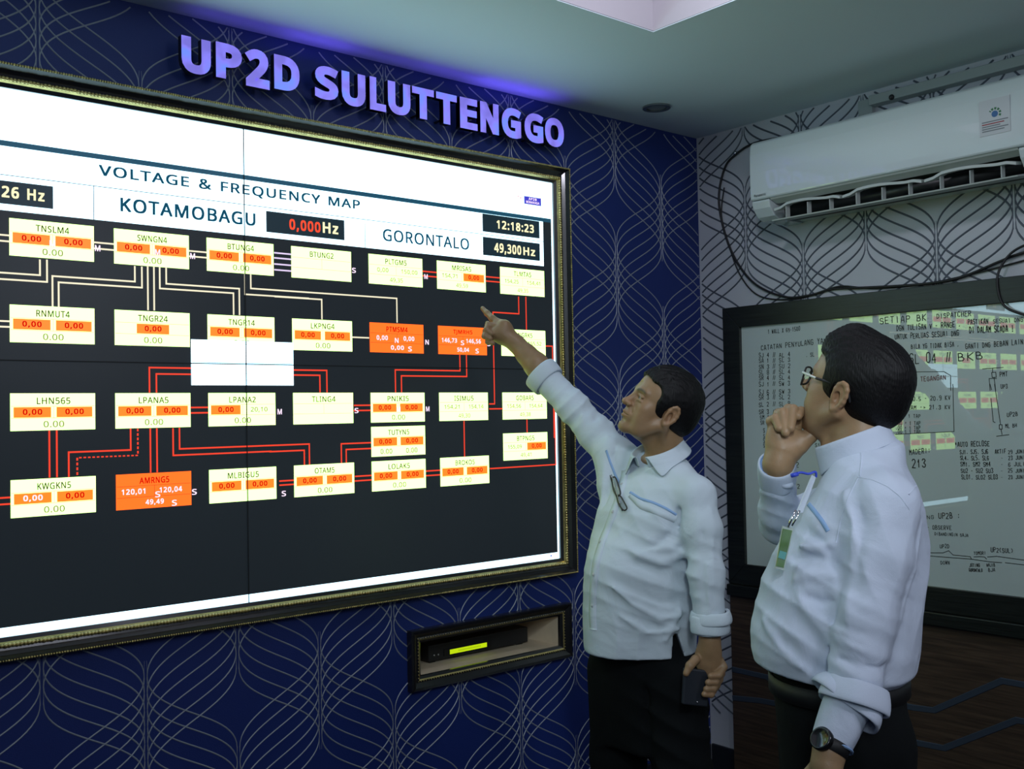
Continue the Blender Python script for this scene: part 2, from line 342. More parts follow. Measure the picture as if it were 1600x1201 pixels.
# ---------------------------------------------------------------- embossed wave relief of the wallpapers
def relief(to3, umax, z0, z1, voids, wid, hgt, u_first, step=.263, k0=0, umin=None, skip=()):
    """to3(u, z, h) -> point; u runs along the wall, strands leave each column downward to both sides"""
    mb = MB(); P = .53; N = 22
    k = k0; u = u_first
    while u < umax + step:
        zv = voids[k % 2]
        for s in (-1, 1):
            n0 = int(math.floor((z0-zv)/P))-1
            for n in range(n0, int((z1-zv)/P)+2):
                for i in range(7):
                    za = zv + n*P + .052 + i*.0445
                    if za-.25 > z1 or za+.05 < z0: continue
                    c = [(0, za+.022), (0, za-.086), (s*step, za-.114), (s*step, za-.222)]
                    pts = [(u+.003*s, za+.065, 0, -1, -.25), (u+.0042*s, za+.040, 0, -1, -.1)]
                    for j in range(N+1):
                        t = j/N; q = 1-t
                        pu = q**3*c[0][0]+3*q*q*t*c[1][0]+3*q*t*t*c[2][0]+t**3*c[3][0]
                        pz = q**3*c[0][1]+3*q*q*t*c[1][1]+3*q*t*t*c[2][1]+t**3*c[3][1]
                        du = 3*(q*q*(c[1][0]-c[0][0])+2*q*t*(c[2][0]-c[1][0])+t*t*(c[3][0]-c[2][0]))
                        dz = 3*(q*q*(c[1][1]-c[0][1])+2*q*t*(c[2][1]-c[1][1])+t*t*(c[3][1]-c[2][1]))
                        # keep a slim gap along the column line
                        sh = .0042*s*(1-2*t)
                        pts.append((u+pu+sh, pz, du, dz, t))
                    pts += [(u+s*step-.0042*s, za-.240, 0, -1, 1.1), (u+s*step-.003*s, za-.265, 0, -1, 1.25)]
                    seg = []
                    for (a, z, du, dz, t) in pts:
                        ok = (umin if umin is not None else -99) <= a <= umax and z0 <= z <= z1
                        if ok:
                            for (sx0, sx1, sz0, sz1) in skip:
                                if sx0 < a < sx1 and sz0 < z < sz1: ok = False
                        if ok: seg.append((a, z, du, dz, t))
                        if (not ok or t == 1.25) and seg:
                            if len(seg) > 1:
                                v = []; f = []
                                for (a, z, du, dz, t) in seg:
                                    L = math.hypot(du, dz); nu, nz = -dz/L, du/L
                                    e = .22+.78*min(1, 1.6*max(0, math.sin(math.pi*(t+.1)/1.2))); w_ = wid*e; h_ = hgt*e*(1-.25*max(0, t))
                                    v += [to3(a-nu*w_, z-nz*w_, 0), to3(a-nu*w_*.35, z-nz*w_*.35, h_), to3(a+nu*w_*.35, z+nz*w_*.35, h_), to3(a+nu*w_, z+nz*w_, 0)]
                                for q in range(len(seg)-1):
                                    o = q*4; f += [(o, o+1, o+5, o+4), (o+1, o+2, o+6, o+5), (o+2, o+3, o+7, o+6)]
                                mb.add(v, f)
                            seg = []
        u += step; k += 1
    return mb
sk = [(-4.6, -.80, .90, 2.33), (-1.47, -.83, .615, .75)]
mb = relief(lambda a, z, h: (a, -h, z), -.003, .10, H-.003, (2.273, 2.026), .0022, .0024, -.494-.263*16, skip=sk, umin=-4.75)
o = mb.build('wave_relief', m_silver, wallA, smooth=True, kind='stuff'); o['label'] = 'silver embossed wave strands of the blue wallpaper'
mb = relief(lambda a, z, h: (-h, -a, z), 2.6, .22, H-.003, (1.965, 2.235), .0035, .0032, -.025, umin=.004, k0=1, skip=[(.16, 3, .10, 1.82)])
o = mb.build('wave_relief', m_grey_rel, wallB, smooth=True, kind='stuff'); o['label'] = 'grey embossed wave strands of the white wallpaper'

# ---------------------------------------------------------------- video wall
vw = thing('video_wall', 'framed video wall showing a voltage map of station boxes on black', 'video wall', (-2.647, 0, .88))
XS = [-4.468, -3.254, -2.040, -.826]; ZS = [.934, 1.617, 2.300]
for i in range(3):
    for j in range(2):
        b = MB(); b.box((XS[i]+.001, -.006, ZS[j]+.001), (XS[i+1]-.001, 0, ZS[j+1]-.001)); b.build('display_panel', g_black, vw)
Y0 = -.0066
def layer(n): return Y0 - .0004*n
b = MB()   # white grounds of the header and the footer
X0 = -4.46
rect_xz(b, X0, -.826, 2.165, 2.300, layer(0)); rect_xz(b, X0, -.878, 1.990, 2.151, layer(0))
rect_xz(b, X0, -.828, .936, .960, layer(0)); rect_xz(b, -.838, -.827, .960, 2.165, layer(0))
b.build('header_ground', g_white, vw)
b = MB()
for z0, z1, x0, x1 in ((2.0775, 2.0795, X0, -.878),): rect_xz(b, x0, x1, z0, z1, layer(1))
for x in (-2.4635, -1.6315, -3.3): rect_xz(b, x-.001, x+.001, 1.990, 2.078, layer(1))
rect_xz(b, X0, -.838, 2.151, 2.165, layer(0))
text_xz(b, 'VOLTAGE & FREQUENCY MAP', -2.450, -1.648, 2.102, 2.137, layer(1), bold=.024)
text_xz(b, 'KOTAMOBAGU', -2.394, -2.004, 2.019, 2.057, layer(1), bold=.026)
text_xz(b, 'GORONTALO', -1.565, -1.218, 2.018, 2.057, layer(1), bold=.018)
b.build('header_text', g_navy, vw)
def readout(x0, x1, z0, z1, parts):
    b = MB(); rect_xz(b, x0, x1, z0, z1, layer(1), 0)
    for t, a0, a1, c0, c1, k in parts: text_xz(b, t, a0, a1, c0, c1, layer(2), k, bold=.035)
    b.build('readout', [g_deep, g_yel, g_redv], vw)
readout(-2.80, -2.565, 2.006, 2.064, [('26 Hz', -2.687, -2.586, 2.022, 2.051, 1)])
readout(-1.970, -1.706, 2.006, 2.068, [('0,000', -1.895, -1.790, 2.016, 2.053, 2), ('Hz', -1.782, -1.728, 2.022, 2.055, 1)])
readout(-1.158, -.896, 2.088, 2.150, [('12:18:23', -1.095, -.923, 2.104, 2.134, 1)])
readout(-1.158, -.896, 2.007, 2.070, [('49,300', -1.108, -.985, 2.016, 2.054, 1), ('Hz', -.975, -.919, 2.022, 2.051, 1)])
b = MB(); rect_xz(b, -.966, -.885, 2.206, 2.234, layer(1), 0)
text_xz(b, 'AP2B', -.945, -.907, 2.222, 2.231, layer(2), 1, .03); text_xz(b, 'MINAHASA', -.957, -.894, 2.210, 2.219, layer(2), 1, .03)
text_xz(b, 'h', -.996, -.989, 2.219, 2.236, layer(1), 2, .02); text_xz(b, 'e', -.985, -.976, 2.217, 2.228, layer(1), 2, .02)
rect_xz(b, -.874, -.867, .948, .953, layer(1), 0)
b.build('picture_logo', [g_logo, g_pink, g_redv], vw)
# popup window
b = MB(); rect_xz(b, -2.203, -1.888, 1.557, 1.684, layer(4), 0)
rect_xz(b, -2.200, -1.891, 1.6195, 1.6210, layer(5), 1)
text_xz(b, 'Fa  Worksheet Map', -2.189, -2.044, 1.660, 1.669, layer(5), 2)
for a in (( -2.089, -1.997, 1.571, 1.5718), (-2.089, -1.997, 1.590, 1.5908), (-2.089, -2.0882, 1.571, 1.590), (-1.9978, -1.997, 1.571, 1.590)): rect_xz(b, *a, layer(5), 2)
b.build('popup_window', [g_white, g_deep, g_vline], vw)

# station boxes: column, row (or z), name, left cell, right cell, bottom text, style
CX = [-2.670, -2.412, -2.154, -1.890, -1.620, -1.355, -1.084]
RZ = [1.972, 1.756, 1.535, 1.320]
O = '0,00'
BOX = [(0,0,'TNSLM4','o','o','0.00'),(0,1,'RNMUT4','o','o','0.00'),(0,2,'LHN565','o','o','0.00'),(0,3,'KWGKN5','p','o','0.00'),
 (1,0,'SWNGN4','o','o','0.00'),(1,1,'TNGR24','c','','0.00'),(1,2,'LPANA5','o','o','0.00'),(1,3,'AMRNG5','120,01','120,04','49,49','R'),
 (2,0,'BTUNG4','o','o','0.00'),(2,1,'TNGR14','o','o','0.00'),(2,2,'LPANA2','o','20,10','0.00'),(2,3,'MLBIGU5','o','o',''),
 (3,0,'BTUNG2','','',''),(3,1,'LKPNG4','o','o','0.00'),(3,2,'TLING4','','',''),(3,3,'OTAM5','o','o','0.00'),
 (4,0,'PLTGM5','0,00','150,00','49,35'),(4,1,'PTMSM4','0,00','0,00','0,00','R'),(4,2,'PNIKI5','o','o','0.00'),(4,3,'LOLAK5','o','o','0.00'),
 (4,1.428,'TUTYN5','o','o','2'),
 (5,0,'MRISA5','154,71','o','49,59'),(5,1,'TJMRH5','146,73','146,56','50,04','R'),(5,2,'ISIMU5','154,21','154,14','49,30'),(5,3,'BROKO5','o','o','0.00'),
 (6,0,'TLMTA5','154,25','154,41','49,35'),(6,1,'ANGRK5','155,30','155,52',''),(6,2,'GOBAR5','154,56','154,64','49,38'),(6,1.393,'BTPNG5','155,09','o','49,41')]
# the map runs on to the left of what the frame shows
for k, x in ((-1, -2.93), (-2, -3.19), (-3, -3.45), (-4, -3.71), (-5, -3.97)):
    for r in range(4):
        if (k*3+r) % 4: BOX.append((x, r, '', 'o', 'o', '0.00'))
BW, BH = .206, .0935
for q in BOX:
    c, r, name, L, R_, bot = q[:6]; red = len(q) > 6
    x = CX[c] if isinstance(c, int) else c; z = RZ[r] if isinstance(r, int) else r
    b = MB(); rect_xz(b, x, x+BW, z-BH, z, layer(2), 4 if red else 0)
    for zz in (.0325, .0625): rect_xz(b, x+.002, x+BW-.002, z-zz-.0004, z-zz+.0004, layer(3), 5 if red else 3)
    if L != 'c': rect_xz(b, x+.1025, x+.1033, z-.0625, z-.0325, layer(3), 5 if red else 3)
    cw = .0136
    if name:
        n = len(name); text_xz(b, name, x+.103-cw*n/2, x+.103+cw*n/2, z-.0275, z-.0105, layer(3), 5 if red else 2, .024 if red else .018)
    for side, t in ((0, L), (1, R_)):
        xc = x + (.052 if side == 0 else .154)
        if t in ('o', 'p', 'c'):
            if t == 'c': xc = x+.103
            rect_xz(b, xc-.0445, xc+.0445, z-.0610, z-.0345, layer(3), 1)
            text_xz(b, O, xc-.023, xc+.023, z-.0560, z-.0395, layer(4), 6 if t == 'p' else 5, .032)
        elif t:
            wd = .0105*len(t)
            if red: text_xz(b, t, xc-wd/2-.006, xc+wd/2-.006, z-.0565, z-.0395, layer(4), 6, .032)
            else: text_xz(b, t, xc-wd/2, xc+wd/2, z-.0560, z-.0405, layer(4), 3, .014)
    if bot == '2':
        for xc in (x+.055, x+.152): text_xz(b, '0.00', xc-.022, xc+.022, z-.0860, z-.0700, layer(4), 3, .014)
    elif bot:
        text_xz(b, bot, x+.103-.025, x+.103+.025, z-.0860, z-.0700, layer(4), 6 if red else 3, .032 if red else .008)
    b.build('station_box', [g_cream, g_orange, g_label, g_olive, g_orange2, g_red, g_pink], vw)
# network lines
LN = [
('c', [(-2.694, 1.928), (-2.668, 1.928)]) ,
('c', [(-2.694, 1.913), (-2.668, 1.913)]) ,
('c', [(-2.694, 1.834), (-2.598, 1.834), (-2.598, 1.874)]) ,
('c', [(-2.694, 1.818), (-2.581, 1.818), (-2.581, 1.875)]) ,
('c', [(-2.695, 1.714), (-2.67, 1.714)]) ,
('c', [(-2.695, 1.7), (-2.67, 1.7)]) ,
('c', [(-2.466, 1.93), (-2.411, 1.93)]) ,
('c', [(-2.467, 1.914), (-2.411, 1.914)]) ,
('c', [(-2.568, 1.756), (-2.568, 1.834), (-2.357, 1.834), (-2.357, 1.876)]) ,
('c', [(-2.553, 1.756), (-2.553, 1.819), (-2.338, 1.819), (-2.338, 1.876)]) ,
('c', [(-2.322, 1.878), (-2.322, 1.759)]) ,
('c', [(-2.305, 1.878), (-2.305, 1.759)]) ,
('c', [(-2.289, 1.878), (-2.289, 1.82), (-2.075, 1.82), (-2.075, 1.758)]) ,
('c', [(-2.271, 1.878), (-2.271, 1.834), (-2.057, 1.834), (-2.057, 1.758)]) ,
('c', [(-2.208, 1.93), (-2.153, 1.93)]) ,
('c', [(-2.208, 1.915), (-2.154, 1.915)]) ,
('c', [(-2.039, 1.878), (-2.039, 1.819), (-1.834, 1.819)]) ,
('c', [(-2.021, 1.878), (-2.021, 1.837), (-1.834, 1.837)]) ,
('c', [(-1.944, 1.818), (-1.789, 1.818), (-1.789, 1.758)]) ,
('c', [(-1.944, 1.837), (-1.516, 1.837), (-1.516, 1.759)]) ,
('c', [(-1.685, 1.707), (-1.624, 1.707)]) ,
('v', [(-1.944, 1.947), (-1.891, 1.947)]) ,
('v', [(-1.944, 1.932), (-1.892, 1.932)]) ,
('v', [(-1.944, 1.914), (-1.892, 1.914)]) ,
('v', [(-1.944, 1.897), (-1.892, 1.897)]) ,
('r', [(-2.32, 1.536), (-2.32, 1.604), (-2.204, 1.604)]) ,
('r', [(-2.301, 1.536), (-2.301, 1.587), (-2.204, 1.587)]) ,
('r', [(-1.887, 1.603), (-1.775, 1.603), (-1.775, 1.536)]) ,
('r', [(-1.887, 1.588), (-1.799, 1.588), (-1.799, 1.536)]) ,
('r', [(-2.209, 1.495), (-2.155, 1.495)]) ,
('r', [(-2.209, 1.48), (-2.156, 1.48)]) ,
('r', [(-1.679, 1.496), (-1.62, 1.496)]) ,
('r', [(-1.68, 1.48), (-1.621, 1.48)]) ,
('r', [(-1.414, 1.932), (-1.357, 1.932)]) ,
('r', [(-1.415, 1.917), (-1.357, 1.917)]) ,
('r', [(-1.149, 1.933), (-1.088, 1.933)]) ,
('r', [(-1.149, 1.918), (-1.088, 1.918)]) ,
('r', [(-1.001, 1.873), (-1.001, 1.812), (-1.119, 1.812), (-1.119, 1.496), (-1.141, 1.496)]) ,
('r', [(-0.967, 1.874), (-0.967, 1.757)]) ,
('r', [(-0.879, 1.702), (-0.844, 1.702), (-0.844, 1.371)]) ,
('r', [(-1.266, 1.662), (-1.266, 1.608), (-1.526, 1.608), (-1.526, 1.536)]) ,
('r', [(-1.238, 1.662), (-1.238, 1.589), (-1.503, 1.589), (-1.503, 1.536)]) ,
('r', [(-1.141, 1.479), (-1.082, 1.479)]) ,
('r', [(-1.253, 1.44), (-1.253, 1.319)]) ,
('r', [(-0.973, 1.44), (-0.973, 1.392)]) ,
('r', [(-0.839, 1.565), (-0.839, 1.275), (-1.143, 1.275)]) ,
('r', [(-1.967, 1.382), (-1.838, 1.382), (-1.838, 1.319)]) ,
('r', [(-1.967, 1.364), (-1.855, 1.364), (-1.855, 1.319)]) ,
('r', [(-1.728, 1.319), (-1.728, 1.379), (-1.616, 1.379)]) ,
('r', [(-1.711, 1.318), (-1.711, 1.361), (-1.616, 1.361)]) ,
('r', [(-1.679, 1.277), (-1.619, 1.277)]) ,
('r', [(-1.68, 1.263), (-1.619, 1.263)]) ,
('r', [(-1.411, 1.28), (-1.351, 1.28)]) ,
('r', [(-1.412, 1.265), (-1.351, 1.265)]) ,
('r', [(-1.936, 1.277), (-1.889, 1.277)]) ,
('r', [(-1.936, 1.265), (-1.889, 1.265)]) ,
('r', [(-2.578, 1.441), (-2.578, 1.322)]) ,
('r', [(-2.56, 1.441), (-2.56, 1.322)]) ,
('r', [(-2.372, 1.441), (-2.372, 1.384), (-2.531, 1.384), (-2.531, 1.321)]) ,
('d', [(-2.353, 1.44), (-2.353, 1.369), (-2.51, 1.369), (-2.51, 1.32)]) ,
('r', [(-2.319, 1.44), (-2.319, 1.321)]) ,
('r', [(-2.301, 1.44), (-2.301, 1.321)]) ,
('r', [(-2.256, 1.439), (-2.256, 1.365), (-1.964, 1.365)]) ,
('r', [(-2.238, 1.44), (-2.238, 1.382), (-1.964, 1.382)]) ,
('r', [(-2.704, 1.278), (-2.669, 1.278)]) ,
('r', [(-2.704, 1.262), (-2.669, 1.262)]) 
]
b = MB(); lw = .0022
def hline(x0, x1, z, m, y):
    rect_xz(b, min(x0, x1)-lw, max(x0, x1)+lw, z-lw, z+lw, y, m)
def vline(x, z0, z1, m, y):
    rect_xz(b, x-lw, x+lw, min(z0, z1), max(z0, z1), y, m)
for c, P in LN:
    m = {'c': 0, 'v': 1, 'r': 2, 'd': 2}[c]
    for (xa, za), (xb, zb) in zip(P, P[1:]):
        if c == 'd':
            n = max(2, int(max(abs(xb-xa), abs(zb-za))/.011))
            for i in range(0, n):
                t0, t1 = i/n, (i+.6)/n
                p0 = (xa+(xb-xa)*t0, za+(zb-za)*t0); p1 = (xa+(xb-xa)*t1, za+(zb-za)*t1)
                if abs(za-zb) < 1e-6: rect_xz(b, min(p0[0], p1[0]), max(p0[0], p1[0]), za-lw*.8, za+lw*.8, layer(1), m)
                else: vline(xa, p0[1], p1[1], m, layer(1))
        elif abs(za-zb) < 1e-6: hline(xa, xb, za, m, layer(1))
        else: vline(xa, za, zb, m, layer(1))
b.build('network_line', [g_cline, g_vline, g_rline], vw)
b = MB()   # status letters beside the boxes
for t, x, z in (('M', -2.575, 1.917), ('M', -2.462, 1.915), ('M', -2.302, 1.918), ('M', -2.203, 1.916), ('S', -1.682, 1.915), ('M', -1.408, 1.915),
        ('N', -1.527, 1.702), ('N', -1.408, 1.700), ('S', -1.476, 1.676), ('S', -1.262, 1.702), ('S', -1.148, 1.702), ('S', -1.200, 1.676),
        ('M', -1.942, 1.480), ('S', -1.680, 1.480), ('M', -1.524, 1.482), ('M', -1.410, 1.482), ('S', -1.932, 1.240), ('S', -2.308, 1.262), ('S', -2.205, 1.262), ('S', -2.262, 1.236)):
    text_xz(b, t, x, x+.014, z-.008, z+.008, layer(6), 0, .02)
b.build('status_letter', g_pink, vw)
b = MB()
for x in XS[1:3]: rect_xz(b, x-.0016, x+.0016, .934, 2.3, layer(9))
rect_xz(b, XS[0], XS[3], 1.6158, 1.6186, layer(9))
b.build('panel_seam', m_bezel, vw)

# carved frame rails, mitred, with gold beading
def mitred(name, x0, x1, z0, z1, prof, mats, mids, parent, yb=0.):
    """prof: list of (d outward, h forward); returns four rails round the opening"""
    n = len(prof)
    def ring(i):
        return [(x0-prof[i][0], yb-prof[i][1], z0-prof[i][0]), (x1+prof[i][0], yb-prof[i][1], z0-prof[i][0]),
                (x1+prof[i][0], yb-prof[i][1], z1+prof[i][0]), (x0-prof[i][0], yb-prof[i][1], z1+prof[i][0])]
    R = [ring(i) for i in range(n)]
    for s in range(4):
        b = MB(); v = []
        for i in range(n): v += [R[i][s], R[i][(s+1) % 4]]
        f = []; mm = []
        for i in range(n-1): f.append((2*i, 2*i+1, 2*i+3, 2*i+2)); mm.append(mids[i])
        f.append((0, 2*n-2, 2*n-1, 1)); mm.append(mids[0])
        f.append(tuple(2*i for i in range(n))); f.append(tuple(2*i+1 for i in range(n-1, -1, -1))); mm += [mids[-1]]*2
        b.add(v, f, mm); b.build(name, mats, parent)
prof = [(-.004, .000), (-.004, .014), (.006, .020), (.010, .026), (.016, .030), (.019, .024), (.026, .026), (.036, .034), (.041, .042), (.044, .047), (.050, .047), (.052, .040), (.054, 0)]
mids = [0, 0, 1, 0, 0, 0, 0, 0, 0, 0, 0, 0]
mitred('frame_rail', XS[0], XS[3], .934, 2.300, prof, [m_frame, m_gold], mids, vw)
rng = random.Random(4)
def bead_ring(name, x0, x1, z0, z1, d, h, step, r, parent, xmin=-99, long=1.0, label=None):
    b = MB(); x0 -= d; x1 += d; z0 -= d; z1 += d
    P = []
    n = int((x1-x0)/step)
    for i in range(n+1):
        x = x0+(x1-x0)*i/n
        if x > xmin: P += [(x, z0, 0), (x, z1, 0)]
    n = int((z1-z0)/step)
    for i in range(1, n):
        z = z0+(z1-z0)*i/n; P.append((x1, z, 1))
        if x0 > xmin: P.append((x0, z, 1))
    for x, z, v in P:
        s = r*rng.uniform(.8, 1.15)
        b.ball((x, -h, z), (s*(1 if v else long), s, s*(long if v else 1)), nu=5, nv=3)
    b.build(name, m_gold, parent, smooth=True, kind='stuff', label=label)
bead_ring('outer_beading', XS[0], XS[3], .934, 2.300, .047, .048, .0065, .0034, vw, -3.1, label='fine gold bead row on the outer edge')
bead_ring('inner_beading', XS[0], XS[3], .934, 2.300, .014, .029, .0090, .0056, vw, -3.1, 1.15, label='coarse gold carved row near the picture')

# ---------------------------------------------------------------- sign letters
sg = thing('wall_sign', 'glowing violet raised letters UP2D SULUTTENGGO above the video wall', 'sign', (-1.53, 0, 2.41))
def letter_mat():
    m = glow('violet_acrylic', (.19, .16, .95), 1.0, True); nt = m.node_tree; b_ = nt.nodes['Principled BSDF']
    t = nt.nodes.new('ShaderNodeTexCoord'); n = nt.nodes.new('ShaderNodeTexNoise'); n.inputs['Scale'].default_value = 22; n.inputs['Detail'].default_value = 1
    r = nt.nodes.new('ShaderNodeValToRGB'); e = r.color_ramp.elements
    e[0].position = .34; e[0].color = (.15, .105, .62, 1); e[1].position = .70; e[1].color = (.12, .22, 1.0, 1)
    q = r.color_ramp.elements.new(.5); q.color = (.215, .165, .92, 1)
    nt.links.new(t.outputs['Object'], n.inputs['Vector']); nt.links.new(n.outputs['Fac'], r.inputs[0]); nt.links.new(r.outputs[0], b_.inputs['Emission Color'])
    b_.inputs['Base Color'].default_value = (.3, .3, .5, 1); b_.inputs['Emission Strength'].default_value = .92
    return m
m_let = letter_mat(); m_ret = mat('letter_return_black', (.008, .008, .014), .35)
m_dim = mat('unlit_acrylic', (.5, .5, .55), .35, emit=(.16, .13, .42), es=.9)
LET = [('U',-2.247,-2.163,2.509,2.409),('P',-2.148,-2.070,2.513,2.413),('2',-2.061,-1.985,2.516,2.406),('D',-1.970,-1.888,2.515,2.414),
 ('S',-1.837,-1.757,2.513,2.412),('U',-1.745,-1.661,2.512,2.409),('L',-1.645,-1.586,2.514,2.411),('U',-1.578,-1.493,2.514,2.411),
 ('T',-1.486,-1.400,2.514,2.414),('T',-1.391,-1.307,2.514,2.413),('E',-1.294,-1.221,2.515,2.411),('N',-1.208,-1.128,2.516,2.411),
 ('G',-1.114,-1.026,2.516,2.411),('G',-1.011,-.922,2.515,2.411),('O',-.915,-.823,2.515,2.411)]
for t, x0, x1, z1, z0 in LET:
    a, f = glyphs(t, .042, .5, 9) if t in 'NETL' else glyphs(t, .044, .5, 0); b = MB()
    v = [(x0+(x1-x0)*p[0], -.046-.022*((p[2]+.5)), z0+(z1-z0)*p[1]) for p in a]
    mm = []
    for q in f:
        fr = all(a[i][2] > .49 for i in q); mm.append(0 if fr else 1)
    b.add(v, f, mm)
    L_ = b.build('letter', [m_let, m_ret], sg)
    sb = MB(); xm = (x0+x1)/2; sb.tube([(xm, 0, z0+.02), (xm, -.047, z0+.02)], .004, 6); sb.build('stud', m_ret, L_)
for x, l, e in ((-2.07, .30, .03), (-1.86, .30, .08), (-1.60, .3, .03), (-1.34, .25, .04), (-1.06, .30, .12), (-.90, .15, .025)):
    area('sign_leak', (x, -.060, 2.520), (x, -.075, 3), l, .010, e, (.16, .10, 1.0), 150)

# ---------------------------------------------------------------- niche with decoder
nf = thing('wall_niche', 'small black and gold framed niche in the blue wall below the display', 'niche', (-1.15, 0, .605))
mitred('frame_rail', NX0, NX1, NZ0, NZ1, [(-.002, 0), (-.002, .012), (.006, .018), (.010, .020), (.016, .018), (.030, .030), (.038, .032), (.041, .026), (.041, 0)],
       [m_frame, m_gold], [0, 0, 1, 0, 0, 0, 0, 0], nf)
b = MB(); b.box((NX0-.01, .26, NZ0-.01), (NX1+.01, .27, NZ1+.01)); b.box((NX0-.01, .121, NZ0-.012), (NX1+.01, .26, NZ0+.002)); b.box((NX0+.001, .001, NZ0+.0005), (NX1-.001, .1211, NZ0+.002)); b.box((NX0-.01, .121, NZ1-.002), (NX1+.01, .26, NZ1+.012)); b.box((NX0+.001, .001, NZ1-.002), (NX1-.001, .1211, NZ1-.0005))
b.box((NX0-.012, .121, NZ0), (NX0+.002, .26, NZ1)); b.box((NX0+.0005, .001, NZ0+.001), (NX0+.002, .1211, NZ1-.001)); b.box((NX1-.002, .121, NZ0), (NX1+.012, .26, NZ1)); b.box((NX1-.002, .001, NZ0+.001), (NX1-.0005, .1211, NZ1-.001)); b.build('board_lining', m_beige, nf)
bead_ring('beading', NX0, NX1, NZ0, NZ1, .012, .0205, .010, .0022, nf, label='gold bead row of the niche frame')
dv = thing('decoder', 'black slim decoder box with a lit yellow-green display inside the niche', 'decoder', (-1.13, .03, NZ0))
b = MB(); b.box((-1.338, .100, .632), (-.895, .24, .686)); b.build('casing', m_dark, dv, bevel=.003)
b = MB(); b.box((-1.275, .096, .642), (-1.070, .101, .664)); b.build('display_bezel', m_bezel, dv)
b = MB(); rect_xz(b, -1.252, -1.090, .6455, .6610, .0955, 0)
for i in range(16):
    x = -1.215+i*.0062; rect_xz(b, x, x+.0034, .6505, .6560, .0952, 1)
b.build('lcd_display', [mat('lcd_yellow_green', (.1, .12, 0), .4, emit=(.52, .72, .004), es=1.0), mat('lcd_segment', (.02, .03, 0), .5, emit=(.30, .44, .002))], dv)
for x in (-1.315, -.925): b = MB(); b.box((x-.012, .11, NZ0), (x+.012, .22, .633)); b.build('foot', m_dark, dv)
b = MB(); b.ball((-1.315, .100, .652), .004, nu=8, nv=6); b.ball((-1.298, .100, .652), .004, nu=8, nv=6); b.build('button', m_steel, dv, smooth=True)

# ---------------------------------------------------------------- air conditioner
ac = thing('air_conditioner', 'white wall-mounted split air conditioner with its louvres open', 'air conditioner', (0, -.93, 2.15))
ya, yb_ = -.428, -1.432
def extr(mb, prof, y0, y1, m=0, inset=0.):
    n = len(prof); v = [(x, y0, z) for x, z in prof]+[(x, y1, z) for x, z in prof]
    f = [(i, (i+1) % n, n+(i+1) % n, n+i) for i in range(n)] + [tuple(range(n-1, -1, -1)), tuple(range(n, 2*n))]
    mb.add(v, f, m)
top = [(0, 2.448), (-.185, 2.452), (-.203, 2.449), (-.214, 2.440), (-.220, 2.40), (-.222, 2.33), (-.2215, 2.262), (-.2205, 2.238), (-.217, 2.232)]
b = MB(); extr(b, top+[(-.10, 2.229), (-.06, 2.17), (0, 2.165)], ya, yb_); b.build('front_panel', m_acw, ac, smooth=False, bevel=.004)
for y0, y1 in ((ya, -.505), (-1.402, yb_)):
    b = MB(); extr(b, [(-.212, 2.230), (-.213, 2.222), (-.205, 2.200), (-.180, 2.172), (-.150, 2.160), (0, 2.160), (0, 2.230)], y0, y1); b.build('end_cap', m_acw, ac, bevel=.004)
b = MB(); b.box((-.11, -1.402, 2.166), (-.05, -.505, 2.229)); b.build('outlet_cavity', m_acd, ac)
b = MB(); b.tube([(-.095, -.51, 2.195), (-.095, -1.398, 2.195)], .03, 14); b.build('blower', m_dark, ac, smooth=True)
b = MB(); extr(b, [(-.208, 2.150), (-.206, 2.146), (-.150, 2.155), (-.10, 2.160), (-.10, 2.166), (-.150, 2.162)], -.512, -1.396); b.build('lower_flap', m_acv, ac)
b = MB(); extr(b, [(-.212, 2.233), (-.205, 2.226), (-.170, 2.214), (-.172, 2.219)], -.508, -1.399); b.build('upper_lip', m_acv, ac)
segs = [(-.520, -.790), (-.800, -1.088), (-1.098, -1.390)]
for s0, s1 in segs:
    b = MB(); n = 10
    for i in range(n):
        t0, t1 = i/n, (i+1)/n
        def pz(t): return 2.190 + .010*math.sin(math.pi*min(1, t*1.3)) - (.008 if t < .12 or t > .9 else 0)
        y0, y1 = s0+(s1-s0)*t0, s0+(s1-s0)*t1; z0, z1 = pz(t0), pz(t1)
        v = [(-.204, y0, z0), (-.204, y0, z0+.009), (-.165, y0, z0+.015), (-.165, y0, z0+.006), (-.204, y1, z1), (-.204, y1, z1+.009), (-.165, y1, z1+.015), (-.165, y1, z1+.006)]
        b.add(v, [(0, 1, 5, 4), (1, 2, 6, 5), (2, 3, 7, 6), (3, 0, 4, 7), (0, 3, 2, 1), (4, 5, 6, 7)])
    b.build('louvre', m_acv, ac)
    for i in range(3):
        y = s0+(s1-s0)*(i+.5)/3; b = MB(); b.add([(-.196, y-.0012, 2.153), (-.196, y-.0012, 2.194), (-.172, y-.0012, 2.200), (-.172, y-.0012, 2.158), (-.196, y+.0012, 2.153), (-.196, y+.0012, 2.194), (-.172, y+.0012, 2.200), (-.172, y+.0012, 2.158)],
            [(0, 1, 2, 3), (7, 6, 5, 4), (0, 4, 5, 1), (1, 5, 6, 2), (2, 6, 7, 3), (3, 7, 4, 0)]); b.build('air_fin', m_acv, ac)
b = MB(); a, f = glyphs('Panasonic', .02); b.add([(-.2235, -.448-.052*p[0], 2.2420+.0095*p[1]) for p in a], f); b.build('brand_lettering', m_ink, ac)
b = MB(); b.box((-.2235, -1.386, 2.283), (-.2222, -1.292, 2.392), 0)
def yz(mb, P, m): mb.add([(-.2238, y, z) for y, z in P], [tuple(range(len(P)))], m)
cy, cz = -1.340, 2.345
